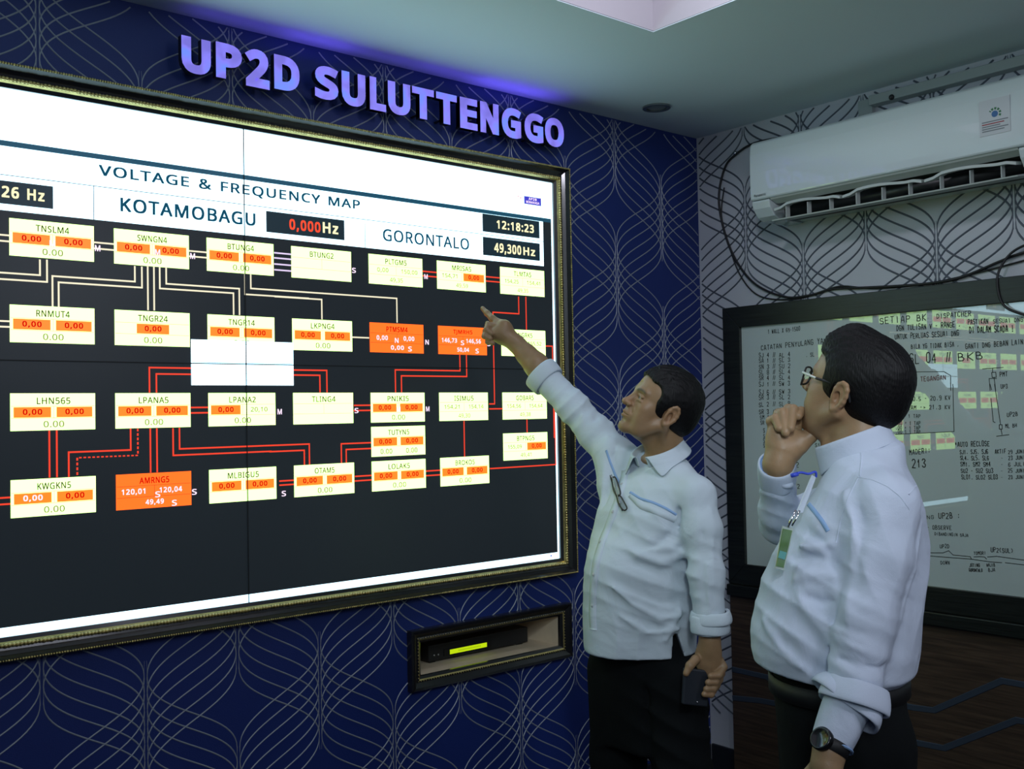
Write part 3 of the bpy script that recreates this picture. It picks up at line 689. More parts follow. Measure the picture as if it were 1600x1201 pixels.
def arc(r0, r1, a0, a1, m, n=16):
    for i in range(n):
        if i % 3 == 2 and n > 12: continue
        A, B_ = [math.radians(a0+(a1-a0)*k/n) for k in (i, i+1)]
        yz(b, [(cy-r0*math.cos(A), cz+r0*math.sin(A)), (cy-r1*math.cos(A), cz+r1*math.sin(A)), (cy-r1*math.cos(B_), cz+r1*math.sin(B_)), (cy-r0*math.cos(B_), cz+r0*math.sin(B_))], m)
arc(.013, .020, -30, 150, 1); yz(b, [(cy-.010*math.cos(math.radians(a)), cz+.010*math.sin(math.radians(a))) for a in range(0, 360, 24)], 2)
for i in range(5): yz(b, [(-1.300, 2.326-.007*i), (-1.300-.012*(5-(i*7) % 3)-.02, 2.326-.007*i), (-1.300-.012*(5-(i*7) % 3)-.02, 2.3225-.007*i), (-1.300, 2.3225-.007*i)], 3 if i != 1 else 4)
b.build('energy_label', [mat('label_paper', (.52, .55, .57), .5), mat('label_green', (.03, .16, .06), .5), mat('label_blue', (.03, .12, .30), .5), mat('label_text', (.18, .20, .22), .5), mat('label_red', (.3, .05, .06), .5)], ac)

tr = MB(); tr.box((-.045, -5.4, 2.528), (0, -.815, 2.562)); tr = tr.build('cable_trunking', mat('grey_trunking', (.34, .38, .38), .5), bevel=.003)
tag(tr, 'grey cable trunking along the top of the right wall above the air conditioner', 'trunking')
b = MB(); b.box((-.020, -.815, 2.505), (0, -.760, 2.560)); b.build('joint_box', MATS['grey_trunking'], tr)
b = MB(); b.ball((-.046, -.905, 2.535), .010, nu=10, nv=8); b.build('ceiling_clip', m_dark, tr, smooth=True)
# cables
def spline(P, n=8):
    P = [Vector(p) for p in P]; out = []
    for i in range(len(P)-1):
        a, b_, c, d = P[max(i-1, 0)], P[i], P[i+1], P[min(i+2, len(P)-1)]
        for k in range(n):
            t = k/n; out.append(.5*((2*b_)+(-a+c)*t+(2*a-5*b_+4*c-d)*t*t+(-a+3*b_-3*c+d)*t**3))
    return out+[P[-1]]
b = MB(); b.tube(spline([(-.02, -.45, 2.50), (-.012, -.30, 2.508), (-.010, -.212, 2.484), (-.008, -.150, 2.441), (-.008, -.115, 2.321), (-.008, -.142, 2.173), (-.008, -.200, 2.048), (-.008, -.289, 1.949), (-.008, -.42, 1.889), (-.008, -.526, 1.884), (-.008, -.630, 1.898), (-.010, -.760, 1.889), (-.012, -.978, 1.878), (-.012, -1.113, 1.886), (-.012, -1.242, 1.922), (-.012, -1.323, 1.942), (-.012, -1.60, 1.98)]), .0045, 8)
tag(b.build('power_cable', m_cable, smooth=True), 'long black cable sagging from the air conditioner to the whiteboard top', 'cable')
b = MB(); b.tube(spline([(-.010, -.145, 2.36), (-.006, -.125, 2.25), (-.006, -.160, 2.12), (-.006, -.215, 1.99), (-.006, -.30, 1.905), (-.006, -.44, 1.877), (-.006, -.56, 1.888), (-.007, -.66, 1.905), (-.007, -.80, 1.882), (-.008, -1.0, 1.879), (-.008, -1.2, 1.900), (-.008, -1.4, 1.93)]), .0028, 8)
tag(b.build('thin_cable', m_cable, smooth=True), 'thinner grey-black cable running behind the sagging black cable', 'cable')
b = MB(); b.tube(spline([(-.016, -1.60, 1.985), (-.018, -1.40, 1.975), (-.020, -1.305, 1.955), (-.030, -1.262, 1.912), (-.038, -1.246, 1.856), (-.038, -1.262, 1.782), (-.038, -1.32, 1.745), (-.038, -1.45, 1.70)]), .0042, 8)
tag(b.build('looped_cable', m_cable, smooth=True), 'black cable loop hanging over the top right of the whiteboard frame', 'cable')
b = MB(); b.ball((-.012, -.205, 2.488), .007, nu=10, nv=8); b.box((-.008, -.215, 2.480), (0, -.195, 2.496)); tag(b.build('cable_clip', m_chrome, smooth=True), 'shiny metal clip holding the cable left of the air conditioner', 'clip')

# ---------------------------------------------------------------- ceiling downlight
dl = thing('downlight', 'unlit round recessed downlight in the ceiling near the corner', 'downlight', (-.475, -.204, H))
def ringmesh(c, r0, r1, z0, z1, n=28):
    v = []; f = []
    for i in range(n):
        a = 2*math.pi*i/n; ca, sa = math.cos(a), math.sin(a)
        v += [(c[0]+r0*ca, c[1]+r0*sa, z0), (c[0]+r1*ca, c[1]+r1*sa, z0), (c[0]+r1*ca, c[1]+r1*sa, z1), (c[0]+r0*ca, c[1]+r0*sa, z1)]
    for i in range(n):
        j = (i+1) % n
        for k in range(4): f.append((4*i+k, 4*i+(k+1) % 4, 4*j+(k+1) % 4, 4*j+k))
    return v, f
b = MB(); b.add(*ringmesh((-.475, -.204), .038, .052, H-.006, H-.0005)); b.build('trim_ring', mat('dull_metal', (.22, .25, .26), .3, metal=.7), dl, smooth=False)
b = MB(); b.ball((-.475, -.204, H-.0008), (.038, .038, .003), nu=20, nv=6); b.build('lens', mat('frosted_lens', (.20, .22, .22), .3, coat=.5), dl, smooth=True)

# ---------------------------------------------------------------- whiteboard
wb = thing('whiteboard', 'glass whiteboard with marker notes in a wide dark wood frame on the right wall', 'whiteboard', (0, -1.17, .77))
WY0, WY1, WZ0, WZ1 = -.222, -2.35, .851, 1.786
b = MB(); b.box((-.022, WY1-.01, WZ0-.01), (0, WY0+.01, WZ1+.01)); b.build('board_glass', m_glassboard, wb)
F = .082
def wrail(P, name='frame_rail'):
    b = MB(); v = [(-.036, y, z) for y, z in P]+[(0, y, z) for y, z in P]; b.add(v, [(0, 1, 2, 3), (7, 6, 5, 4), (0, 4, 5, 1), (1, 5, 6, 2), (2, 6, 7, 3), (3, 7, 4, 0)]); b.build(name, m_wframe, wb, bevel=.002)
o0, o1, p0, p1 = WY0+F, WY1-F, WZ0-F, WZ1+F
wrail([(o0, p1), (o1, p1), (WY1, WZ1), (WY0, WZ1)]); wrail([(o0, p0), (o0, p1), (WY0, WZ1), (WY0, WZ0)])
wrail([(o1, p1), (o1, p0), (WY1, WZ0), (WY1, WZ1)]); wrail([(WY0, WZ0), (WY1, WZ0), (o1, p0), (o0, p0)])
b = MB(); b.box((-.052, o1, p0-.045), (0, o0, p0-.001)); b.build('pen_ledge', m_wframe, wb, bevel=.003)
FONT = {'A':'00 15 26 35 40/12 32','B':'00 06 26 35 34 23 03/23 33 42 41 30 00','C':'45 36 16 05 01 10 30 41','D':'00 06 26 44 42 20 00','E':'46 06 00 40/03 33',
'F':'46 06 00/03 33','G':'45 36 16 05 01 10 30 41 43 23','H':'00 06/40 46/03 43','I':'20 26','J':'46 41 30 10 01','K':'00 06/46 03 40','L':'06 00 40','M':'00 06 23 46 40',
'N':'00 06 40 46','O':'10 01 05 16 36 45 41 30 10','P':'00 06 36 45 44 33 03','Q':'10 01 05 16 36 45 41 30 10/22 40','R':'00 06 36 45 44 33 03/23 40','S':'45 36 16 05 04 13 33 42 41 30 10 01',
'T':'06 46/26 20','U':'06 01 10 30 41 46','V':'06 20 46','W':'06 10 24 30 46','X':'00 46/06 40','Y':'06 23 46/23 20','Z':'06 46 00 40','0':'10 01 05 16 36 45 41 30 10','1':'14 26 20',
'2':'05 16 36 45 44 00 40','3':'05 16 36 45 34 23/23 34/23 42 41 30 10 01','4':'30 36 02 42','5':'46 06 03 33 42 41 30 00','6':'45 36 16 04 01 10 30 41 42 33 03','7':'06 46 10','8':'13 04 05 16 36 45 44 33 13 02 01 10 30 41 42 33',
'9':'43 13 04 05 16 36 45 42 30 10','.':'20 21','-':'13 33','/':'00 46',',':'21 10','!':'26 22/20 21',':':'21 22/24 25','+':'22 25/13 34','>':'14 43 12','*':'22 25/13 34/14 33','"':'14 16/34 36','(':'36 14 12 30',')':'16 34 32 10'}
def ribbon(mb, P, w_, x, m=0):
    for (a, c), (d, e) in zip(P, P[1:]):
        L = math.hypot(d-a, e-c) or 1e-6; ny, nz = -(e-c)/L*w_, (d-a)/L*w_; ty, tz = (d-a)/L*w_*.6, (e-c)/L*w_*.6
        mb.add([(x, a-ty+ny, c-tz+nz), (x, a-ty-ny, c-tz-nz), (x, d+ty-ny, e+tz-nz), (x, d+ty+ny, e+tz+nz)], [(0, 1, 2, 3)], m)
hr = random.Random(11)
def handwrite(t, ya_, za, yb2, zb, h, red):
    mb = MB(); n = len(t); wch = (yb2-ya_)/n; dz = (zb-za)/n
    for i, ch in enumerate(t):
        g = FONT.get(ch)
        if not g: continue
        j1, j2, sc = hr.uniform(-.06, .06)*h, hr.uniform(-.08, .08), hr.uniform(.88, 1.08)
        for st in g.split('/'):
            P = [(ya_+wch*(i+.14+.60*(int(q[0])/4+j2*int(q[1])/6)), za+dz*i+j1+h*sc*int(q[1])/6) for q in st.split()]
            ribbon(mb, P, min(.0017, abs(h)*.055+.0003), -.0224)
    if mb.v: mb.build('handwriting', m_inkr if red else m_ink, wb)
WT = [
('1 WALL X 69-1500',-0.347,1.752,-0.495,1.754,0.015,0),
('CATATAN PENYULANG YANG',-0.313,1.690,-0.622,1.701,0.018,0),
('.',-0.280,1.667,-0.284,1.666,0.004,0),
('SJ 4',-0.302,1.662,-0.352,1.661,0.017,0),
('//',-0.368,1.661,-0.380,1.660,0.017,0),
('AL 4',-0.396,1.659,-0.449,1.659,0.016,0),
('.',-0.281,1.645,-0.285,1.645,0.004,0),
('SA 1',-0.302,1.641,-0.351,1.641,0.017,0),
('//',-0.367,1.640,-0.380,1.640,0.017,0),
('SL 3',-0.395,1.639,-0.448,1.639,0.016,0),
('.',-0.282,1.621,-0.286,1.621,0.004,0),
('SN 3',-0.301,1.617,-0.351,1.617,0.017,0),
('//',-0.366,1.617,-0.379,1.616,0.017,0),
('SU 2',-0.394,1.615,-0.448,1.615,0.016,0),
('.',-0.283,1.599,-0.287,1.599,0.004,0),
('SL 8',-0.300,1.595,-0.350,1.595,0.017,0),
('//',-0.366,1.595,-0.378,1.594,0.017,0),
('SL 4',-0.394,1.594,-0.447,1.594,0.016,0),
('.',-0.284,1.577,-0.288,1.577,0.004,0),
('SR 4',-0.300,1.573,-0.349,1.573,0.017,0),
('//',-0.365,1.573,-0.378,1.572,0.017,0),
('SL 4',-0.393,1.572,-0.446,1.572,0.016,0),
('.',-0.285,1.553,-0.289,1.553,0.004,0),
('SJ 1',-0.299,1.549,-0.349,1.550,0.017,0),
('//',-0.364,1.550,-0.377,1.549,0.017,0),
('SW 3',-0.392,1.549,-0.445,1.549,0.016,0),
('SJ 6',-0.298,1.518,-0.348,1.518,0.017,0),
('//',-0.363,1.518,-0.376,1.518,0.017,0),
('SW 3',-0.391,1.518,-0.445,1.519,0.016,0),
('.',-0.286,1.500,-0.290,1.500,0.004,0),
('SR 3',-0.297,1.497,-0.347,1.498,0.017,0),
('//',-0.363,1.498,-0.375,1.497,0.017,0),
('SL 2',-0.391,1.497,-0.444,1.498,0.016,0),
('.',-0.287,1.473,-0.291,1.473,0.004,0),
('SL 2',-0.296,1.470,-0.346,1.471,0.017,0),
('//',-0.362,1.471,-0.375,1.471,0.017,0),
('SL 8',-0.390,1.470,-0.443,1.472,0.016,0),
('.',-0.288,1.444,-0.292,1.444,0.004,0),
('SR 3',-0.296,1.441,-0.345,1.442,0.017,0),
('//',-0.361,1.442,-0.374,1.442,0.017,0),
('SM 2',-0.389,1.442,-0.442,1.444,0.016,0),
('SM 1 // SM',-0.300,1.421,-0.414,1.426,0.015,0),
('SR 2',-0.302,1.400,-0.342,1.402,0.015,0),
('. SL',-0.515,1.653,-0.554,1.653,0.014,0),
('S',-0.314,1.370,-0.323,1.370,0.015,0),
('S',-0.314,1.348,-0.322,1.348,0.015,0),
('S',-0.313,1.329,-0.322,1.329,0.015,0),
('S',-0.313,1.311,-0.321,1.311,0.015,0),
('S1',-0.545,1.366,-0.569,1.366,0.014,0),
('S1',-0.544,1.341,-0.568,1.341,0.014,0),
('S1',-0.544,1.316,-0.568,1.316,0.014,0),
('DISPATCHER',-1.031,1.755,-1.152,1.755,0.016,0),
('SETIAP BK',-0.821,1.753,-0.998,1.751,0.021,0),
('DGN TULISAN V - RANGE ,',-0.884,1.724,-1.116,1.722,0.018,0),
('PASTIKAN',-1.138,1.727,-1.207,1.725,0.016,0),
('SESUAI DNG',-1.221,1.724,-1.318,1.722,0.013,0),
('UNTUK PERLUAS SESUAI DNG',-0.877,1.695,-1.109,1.693,0.017,0),
('DI DALAM SCADA !',-1.142,1.699,-1.288,1.692,0.020,0),
('BILA YG TIDAK BISA ,',-0.936,1.658,-1.108,1.656,0.015,0),
('GANTI DNG BEBAN LAIN',-1.127,1.647,-1.316,1.651,0.016,0),
('SL 04',-0.928,1.609,-1.029,1.607,0.033,0),
('//',-1.060,1.608,-1.077,1.610,0.032,0),
('BKB',-1.099,1.608,-1.190,1.612,0.024,0),
('URAN',-0.908,1.540,-0.951,1.544,0.017,1),
('TEGANGAN',-0.967,1.545,-1.059,1.549,0.015,1),
('TAM',-0.908,1.515,-0.947,1.517,0.014,0),
('PMT',-1.237,1.551,-1.264,1.553,0.015,0),
('UP3',-1.239,1.512,-1.263,1.514,0.013,0),
('5 -> 20.5 - 20.9 KV',-0.874,1.479,-1.073,1.480,0.014,0),
('E MALAM -> 21.3 KV',-0.873,1.450,-1.072,1.449,0.014,0),
('30 + 1 TAP',-0.872,1.422,-0.965,1.421,0.012,0),
('.00 + 1 TAP',-0.871,1.397,-0.964,1.396,0.012,0),
('.00 + 1 TAP',-0.870,1.381,-0.963,1.381,0.012,0),
('.00 1 1 TAP',-0.870,1.367,-0.963,1.367,0.012,0),
('UP2B',-1.256,1.422,-1.292,1.424,0.013,0),
('ML BH',-1.250,1.386,-1.288,1.389,0.012,0),
('*AUTO RECLOSE',-1.081,1.323,-1.199,1.328,0.016,0),
('SJ1. SJ5. SJ6',-1.097,1.300,-1.193,1.302,0.014,0),
('AKTIF',-1.214,1.303,-1.251,1.305,0.013,0),
('29 JUNI',-1.256,1.303,-1.310,1.306,0.012,0),
('SL4. SL5. SL6',-1.098,1.280,-1.195,1.282,0.014,0),
('"',-1.231,1.284,-1.242,1.285,0.005,0),
('23 JUNI',-1.256,1.284,-1.310,1.287,0.012,0),
('SM1. SM2 SM4',-1.098,1.259,-1.200,1.262,0.014,0),
('"',-1.231,1.264,-1.241,1.265,0.005,0),
('6 JULI',-1.255,1.263,-1.309,1.267,0.012,0),
('SU2 - SU2 SU3',-1.099,1.238,-1.208,1.241,0.014,0),
('"',-1.230,1.243,-1.240,1.244,0.005,0),
('25 JUNI',-1.254,1.243,-1.308,1.246,0.012,0),
('SL01. SL02 SL03',-1.100,1.217,-1.222,1.221,0.014,0),
('"',-1.229,1.223,-1.240,1.224,0.005,0),
('23 JUNI',-1.254,1.222,-1.308,1.226,0.012,0),
('MADERI:',-0.918,1.294,-0.997,1.302,0.017,0),
('213',-0.926,1.250,-0.981,1.255,0.028,0),
('NG',-0.975,1.078,-1.003,1.081,0.012,0),
('UP2B :',-1.016,1.082,-1.094,1.087,0.018,0),
('- OBSERVE',-0.974,1.042,-1.063,1.047,0.013,0),
('DIBANDINGIN SAJA',-1.001,1.024,-1.119,1.028,0.010,0),
('UP2D',-1.018,0.983,-1.053,0.985,0.012,0),
('DOWN',-1.019,0.928,-1.052,0.931,0.011,0),
('TOMORI',-1.134,0.971,-1.175,0.975,0.010,0),
('UP2(SUL)',-1.190,0.984,-1.264,0.988,0.014,0),
('JUTING',-1.118,0.930,-1.154,0.933,0.011,0),
('GORONTALO',-1.116,0.914,-1.162,0.917,0.010,0),
('WAJIB',-1.175,0.936,-1.204,0.939,0.010,0),
('BJA',-1.180,0.920,-1.204,0.923,0.011,0),
('2',-0.456,1.238,-0.475,1.238,0.019,0),
('2',-0.462,1.158,-0.476,1.159,0.015,0)
]
for q in WT: handwrite(*q)
WL = [
[(-1.182, 1.578), (-1.25, 1.58)] ,
[(-1.215, 1.577), (-1.215, 1.566)] ,
[(-1.212, 1.565), (-1.225, 1.566), (-1.226, 1.549), (-1.213, 1.549), (-1.212, 1.565)] ,
[(-1.219, 1.549), (-1.223, 1.506)] ,
[(-1.22, 1.527), (-1.235, 1.398)] ,
[(-1.231, 1.396), (-1.24, 1.396), (-1.24, 1.382), (-1.231, 1.382), (-1.231, 1.396)] ,
[(-1.236, 1.382), (-1.239, 1.364)] ,
[(-1.221, 1.359), (-1.261, 1.364)] ,
[(-1.227, 1.545), (-1.203, 1.546), (-1.205, 1.507)] ,
[(-1.205, 1.528), (-1.21, 1.509)] ,
[(-1.207, 1.481), (-1.212, 1.406), (-1.218, 1.403)] ,
[(-0.87, 1.364), (-1.08, 1.374), (-1.081, 1.532)] ,
[(-1.073, 1.511), (-1.074, 1.561), (-1.051, 1.575), (-0.954, 1.578)] ,
[(-0.971, 0.952), (-1.125, 0.955), (-1.187, 0.952), (-1.225, 0.953)] ,
[(-1.236, 0.954), (-1.295, 0.953)] ,
[(-0.972, 0.962), (-1.029, 0.967), (-1.049, 0.976), (-1.064, 0.963), (-1.122, 0.963), (-1.126, 0.955)] ,
[(-1.134, 0.963), (-1.154, 0.966), (-1.17, 0.966), (-1.176, 0.96)] ,
[(-1.179, 0.967), (-1.209, 0.972), (-1.296, 0.968)] 
]
for P in WL:
    b = MB(); ribbon(b, P, .0012, -.0223); b.build('marker_drawing', m_ink, wb)

# ---------------------------------------------------------------- wood dado below the board
wd = thing('wood_panelling', 'walnut laminate panelling with slate blue angled inlays under the whiteboard', 'panelling', (0, -1.5, 0))
b = MB(); b.box((-.026, -3.6, .0), (-.0035, -.136, .722)); b.build('wood_panel', m_wood, wd, bevel=.002)
def inlay(P):
    b = MB(); w_ = .011; n = len(P); v = []
    for i, (y, z) in enumerate(P):
        a = P[max(i-1, 0)]; c = P[min(i+1, n-1)]; L = math.hypot(c[0]-a[0], c[1]-a[1]); ny, nz = -(c[1]-a[1])/L*w_, (c[0]-a[0])/L*w_
        v += [(-.0262, y+ny, z+nz), (-.0285, y+ny*.8, z+nz*.8), (-.0285, y-ny*.8, z-nz*.8), (-.0262, y-ny, z-nz)]
    f = [(4*i+k, 4*i+k+1, 4*i+k+5, 4*i+k+4) for i in range(n-1) for k in range(3)]; b.add(v, f); b.build('inlay_strip', m_slate, wd)
inlay([(-.138, .311), (-.273, .327), (-.50, .335), (-.66, .425), (-.909, .428), (-.982, .434), (-1.215, .575), (-1.40, .575), (-1.65, .43), (-2.2, .43)])
inlay([(-.138, .425), (-.306, .424), (-.42, .36), (-.56, .300), (-.887, .309), (-1.015, .315), (-1.258, .459), (-1.45, .462), (-1.7, .31), (-2.2, .31)])

# ================================================================ sculpting toolkit (distance fields -> mesh)
F32 = np.float32
def V(*a): return np.array(a, F32)
def cap(a, b, r1, r2=None, k=.01, op='+'):
    a, b = V(*a), V(*b); r2 = r1 if r2 is None else r2; ba = b-a; bb = float(ba@ba)+1e-12
    def f(P):
        q = P-a; h = np.clip((q@ba)/bb, 0, 1); return np.sqrt(((q-h[:, None]*ba)**2).sum(1)) - (r1+(r2-r1)*h)
    return (op, f, (a+b)/2, float(np.sqrt(bb))/2+max(r1, r2), k)
def rotm(rx=0, ry=0, rz=0):
    rx, ry, rz = [math.radians(t) for t in (rx, ry, rz)]
    X = np.array([[1,0,0],[0,math.cos(rx),-math.sin(rx)],[0,math.sin(rx),math.cos(rx)]])
    Y = np.array([[math.cos(ry),0,math.sin(ry)],[0,1,0],[-math.sin(ry),0,math.cos(ry)]])
    Z = np.array([[math.cos(rz),-math.sin(rz),0],[math.sin(rz),math.cos(rz),0],[0,0,1]])
    return (Z@Y@X).astype(F32)
def ell(c, r, rot=None, k=.01, op='+', cut=None):
    c = V(*c); r = V(*r); R_ = None if rot is None else rotm(*rot)
    def f(P):
        q = P-c
        if R_ is not None: q = q@R_
        k0 = np.sqrt(((q/r)**2).sum(1)); k1 = np.sqrt(((q/(r*r))**2).sum(1))+1e-9
        return k0*(k0-1)/k1
    return (op, f, c, float(r.max()), k)
def chain(P, R_, k=.01, op='+', kk=None):
    out = []
    for i in range(len(P)-1): out.append(cap(P[i], P[i+1], R_[i], R_[i+1], k if i == 0 else (kk or k), op))
    return out
def stack(T, yaw, k=.03, p=2.2, op='+'):
    """trunk from level sections: T rows (z, cx, cy, half_front, half_side); yaw turns the front"""
    T = np.array(sorted(T), F32); c, s = math.cos(yaw), math.sin(yaw)
    def f(P):
        z = P[:, 2]; cx = np.interp(z, T[:, 0], T[:, 1]); cy = np.interp(z, T[:, 0], T[:, 2])
        a = np.interp(z, T[:, 0], T[:, 3]); b = np.interp(z, T[:, 0], T[:, 4])
        x = P[:, 0]-cx; y = P[:, 1]-cy; u = np.abs(x*c+y*s)/a; v = np.abs(-x*s+y*c)/b
        q = (u**p+v**p)**(1/p); d = (q-1)*np.minimum(a, b)*.9
        return np.maximum(d, np.maximum(z-T[-1, 0], T[0, 0]-z)).astype(F32)
    ctr = V(float(T[:, 1].mean()), float(T[:, 2].mean()), float((T[0, 0]+T[-1, 0])/2))
    return (op, f, ctr, float(math.hypot((T[-1, 0]-T[0, 0])/2, T[:, 3:].max()))+.05, k)
def disp(fn, c, r): return ('d', fn, V(*c), r, 0)
def fold(P, r, amp):
    """a soft ridge (amp>0) or crease (amp<0) along a polyline"""
    P = [V(*p) for p in P]; A = np.array(P)
    def f(X):
        m = None
        for a, b in zip(P, P[1:]):
            ba = b-a; h = np.clip(((X-a)@ba)/(float(ba@ba)+1e-12), 0, 1); d = ((X-a-h[:, None]*ba)**2).sum(1)
            m = d if m is None else np.minimum(m, d)
        return -1.3*amp*np.exp(-(m/(r*r)+1e-9)**.68)
    c = A.mean(0); return ('d', f, c, float(np.sqrt(((A-c)**2).sum(1).max()))+r*2.2, 0)
def waves(c, rad, direc, wl, amp, ph=0., wob=1.0, seed=0):
    """a patch of parallel cloth creases: direc = direction across the creases"""
    c = V(*c); n = V(*direc); n = n/np.linalg.norm(n); rr = np.random.RandomState(seed); w1, w2 = rr.normal(size=3)*7, rr.normal(size=3)*13
    def f(X):
        q = X-c; g = np.exp(-(q*q).sum(1)/(rad*rad)); t = (q@n)/wl*2*math.pi+ph+wob*(np.sin(q@w1)+.6*np.sin(q@w2+1))
        s = 1-2*np.abs(np.sin(t/2))**.75; return -1.25*amp*g*s
    return ('d', f, c, rad*2.0, 0)
def cutplane(pt, n, k=.003):
    pt = V(*pt); n = V(*n); n = n/np.linalg.norm(n)
    return ('c', lambda P: (P-pt)@n, pt, 99, k)
def smin(a, b, k):
    h = np.clip(.5+.5*(b-a)/k, 0, 1); return b*(1-h)+a*h-k*h*(1-h)
def evalf(prims, P, c=None, rb=0):
    d = None
    for op, f, pc, pr, k in prims:
        if c is not None and op != 'c':
            if np.linalg.norm(pc-c) > pr+rb+k*1.2+.012: continue
        if op == '+':
            e = f(P); d = e if d is None else smin(d, e, k)
        elif d is None: continue
        elif op == '-': d = -smin(-d, f(P), k)
        elif op == '&' : d = -smin(-d, -f(P), k)
        elif op == 'c': d = -smin(-d, -f(P), k)
        elif op == 'd': d = d+f(P)
    return d
def polygonize(prims, lo, hi, h, B=14):
    lo = np.array(lo, F32); n = (np.ceil((np.array(hi)-lo)/h)).astype(int)+1
    n = ((n+B-1)//B)*B; D = np.ones(n, F32)*.05
    g = np.arange(B, dtype=F32)*h; G = np.stack(np.meshgrid(g, g, g, indexing='ij'), -1).reshape(-1, 3); rb = B*h*.87
    for i in range(0, n[0], B):
        for j in range(0, n[1], B):
            for k in range(0, n[2], B):
                o = lo+np.array((i, j, k), F32)*h; c = o+(B-1)*h/2
                dc = evalf(prims, c[None], c, rb)
                if dc is None: continue
                if abs(float(dc[0])) > rb*1.25+.012:
                    D[i:i+B, j:j+B, k:k+B] = .05 if dc[0] > 0 else -.05; continue
                D[i:i+B, j:j+B, k:k+B] = evalf(prims, G+o, c, rb).reshape(B, B, B)
    D = np.clip(D, -.05, .05)
    I = D < 0
    cs = tuple(slice(0, s-1) for s in D.shape); cnt = np.zeros([s-1 for s in D.shape], np.uint8)
    sl = lambda a, s: slice(a, s-1+a)
    for a in (0, 1):
        for b in (0, 1):
            for c in (0, 1): cnt += I[sl(a, D.shape[0]), sl(b, D.shape[1]), sl(c, D.shape[2])]
    act = (cnt > 0) & (cnt < 8); A = np.argwhere(act)
    idx = -np.ones(act.shape, np.int32); idx[act] = np.arange(len(A))
    S_ = np.zeros((len(A), 3), F32); N_ = np.zeros(len(A), F32)
    cor = np.array([(a, b, c) for a in (0, 1) for b in (0, 1) for c in (0, 1)])
    vals = {tuple(q): D[A[:, 0]+q[0], A[:, 1]+q[1], A[:, 2]+q[2]] for q in cor}
    for q in cor:
        for ax in range(3):
            if q[ax]: continue
            q2 = q.copy(); q2[ax] = 1; v0, v1 = vals[tuple(q)], vals[tuple(q2)]; m = (v0 < 0) != (v1 < 0)
            t = np.where(m, v0/(v0-v1+1e-12), 0); pt = np.tile(q.astype(F32), (len(A), 1)); pt[:, ax] = t
            S_ += pt*m[:, None]; N_ += m
    verts = lo+(A+S_/N_[:, None])*h
    F_ = []
    for ax in range(3):
        o1, o2 = [(1, 2), (2, 0), (0, 1)][ax]
        a = [slice(1, s-1) for s in D.shape]; a[ax] = slice(0, D.shape[ax]-1); b = list(a); b[ax] = slice(1, D.shape[ax])
        E = np.argwhere(I[tuple(a)] != I[tuple(b)])
        if not len(E): continue
        off = np.ones(3, int); off[ax] = 0; E = E+off; s0 = I[E[:, 0], E[:, 1], E[:, 2]]
        def cell(d1, d2):
            C_ = E.copy(); C_[:, o1] -= d1; C_[:, o2] -= d2; return idx[C_[:, 0], C_[:, 1], C_[:, 2]]
        q = np.stack([cell(1, 1), cell(0, 1), cell(0, 0), cell(1, 0)], 1)
        q[~s0] = q[~s0][:, ::-1]; F_.append(q)
    return verts.astype(F32), np.concatenate(F_)
def xf(Vt, R_, o): return (Vt@np.asarray(R_, F32).T+np.asarray(o, F32)).astype(F32)
def npmesh(name, parts, mats, parent=None, smooth=True, label=None, cols=None):
    """parts: list of (verts, faces[, material index]) joined into one mesh, world coordinates"""
    off = Vector((0, 0, 0)); q = parent
    while q is not None: off += q.location; q = q.parent
    vs, fs, ms, n = [], [], [], 0
    for p in parts:
        vs.append(p[0]-np.array(off, F32)); fs.append(p[1]+n); ms.append(np.full(len(p[1]), p[2] if len(p) > 2 else 0, np.int32)); n += len(p[0])
    vv = np.concatenate(vs); ff = np.concatenate(fs); me = bpy.data.meshes.new(name)
    me.vertices.add(len(vv)); me.vertices.foreach_set('co', vv.astype(F32).ravel())
    me.loops.add(ff.size); me.loops.foreach_set('vertex_index', ff.ravel().astype(np.int32))
    me.polygons.add(len(ff)); me.polygons.foreach_set('loop_start', np.arange(0, ff.size, ff.shape[1], dtype=np.int32))
    me.polygons.foreach_set('material_index', np.concatenate(ms)); me.polygons.foreach_set('use_smooth', np.full(len(ff), smooth))
    for m in mats: me.materials.append(m)
    me.update(calc_edges=True); me.validate()
    if cols is not None:
        at_ = me.color_attributes.new('tint', 'FLOAT_COLOR', 'POINT'); cc = np.ones((len(vv), 4), F32); cc[:, :3] = cols; at_.data.foreach_set('color', cc.ravel())
    o = bpy.data.objects.new(name, me); COL.objects.link(o); o.parent = parent
    if label: o['label'] = label
    return o

# the people are laid out in a frame turned to the camera's heading: X right, Y deeper, Z up
RX = np.array([math.sin(_yaw), -math.cos(_yaw), 0]); FY = np.array([math.cos(_yaw), math.sin(_yaw), 0]); CP = np.array([-3.38947, -2.78017, 0])
PR = np.stack([RX, FY, np.array([0, 0, 1.])], 1)          # frame -> world rotation
def S(u, v, d):
    """image pixel coordinates at distance d from the camera -> frame metres"""
    return (((u-.0188*(v-600))-800)/1627.6*d, d, 1.4615+(650-.0207*(u-800)-v)/1627.6*d)
def W(Vt): return xf(Vt, PR, CP)

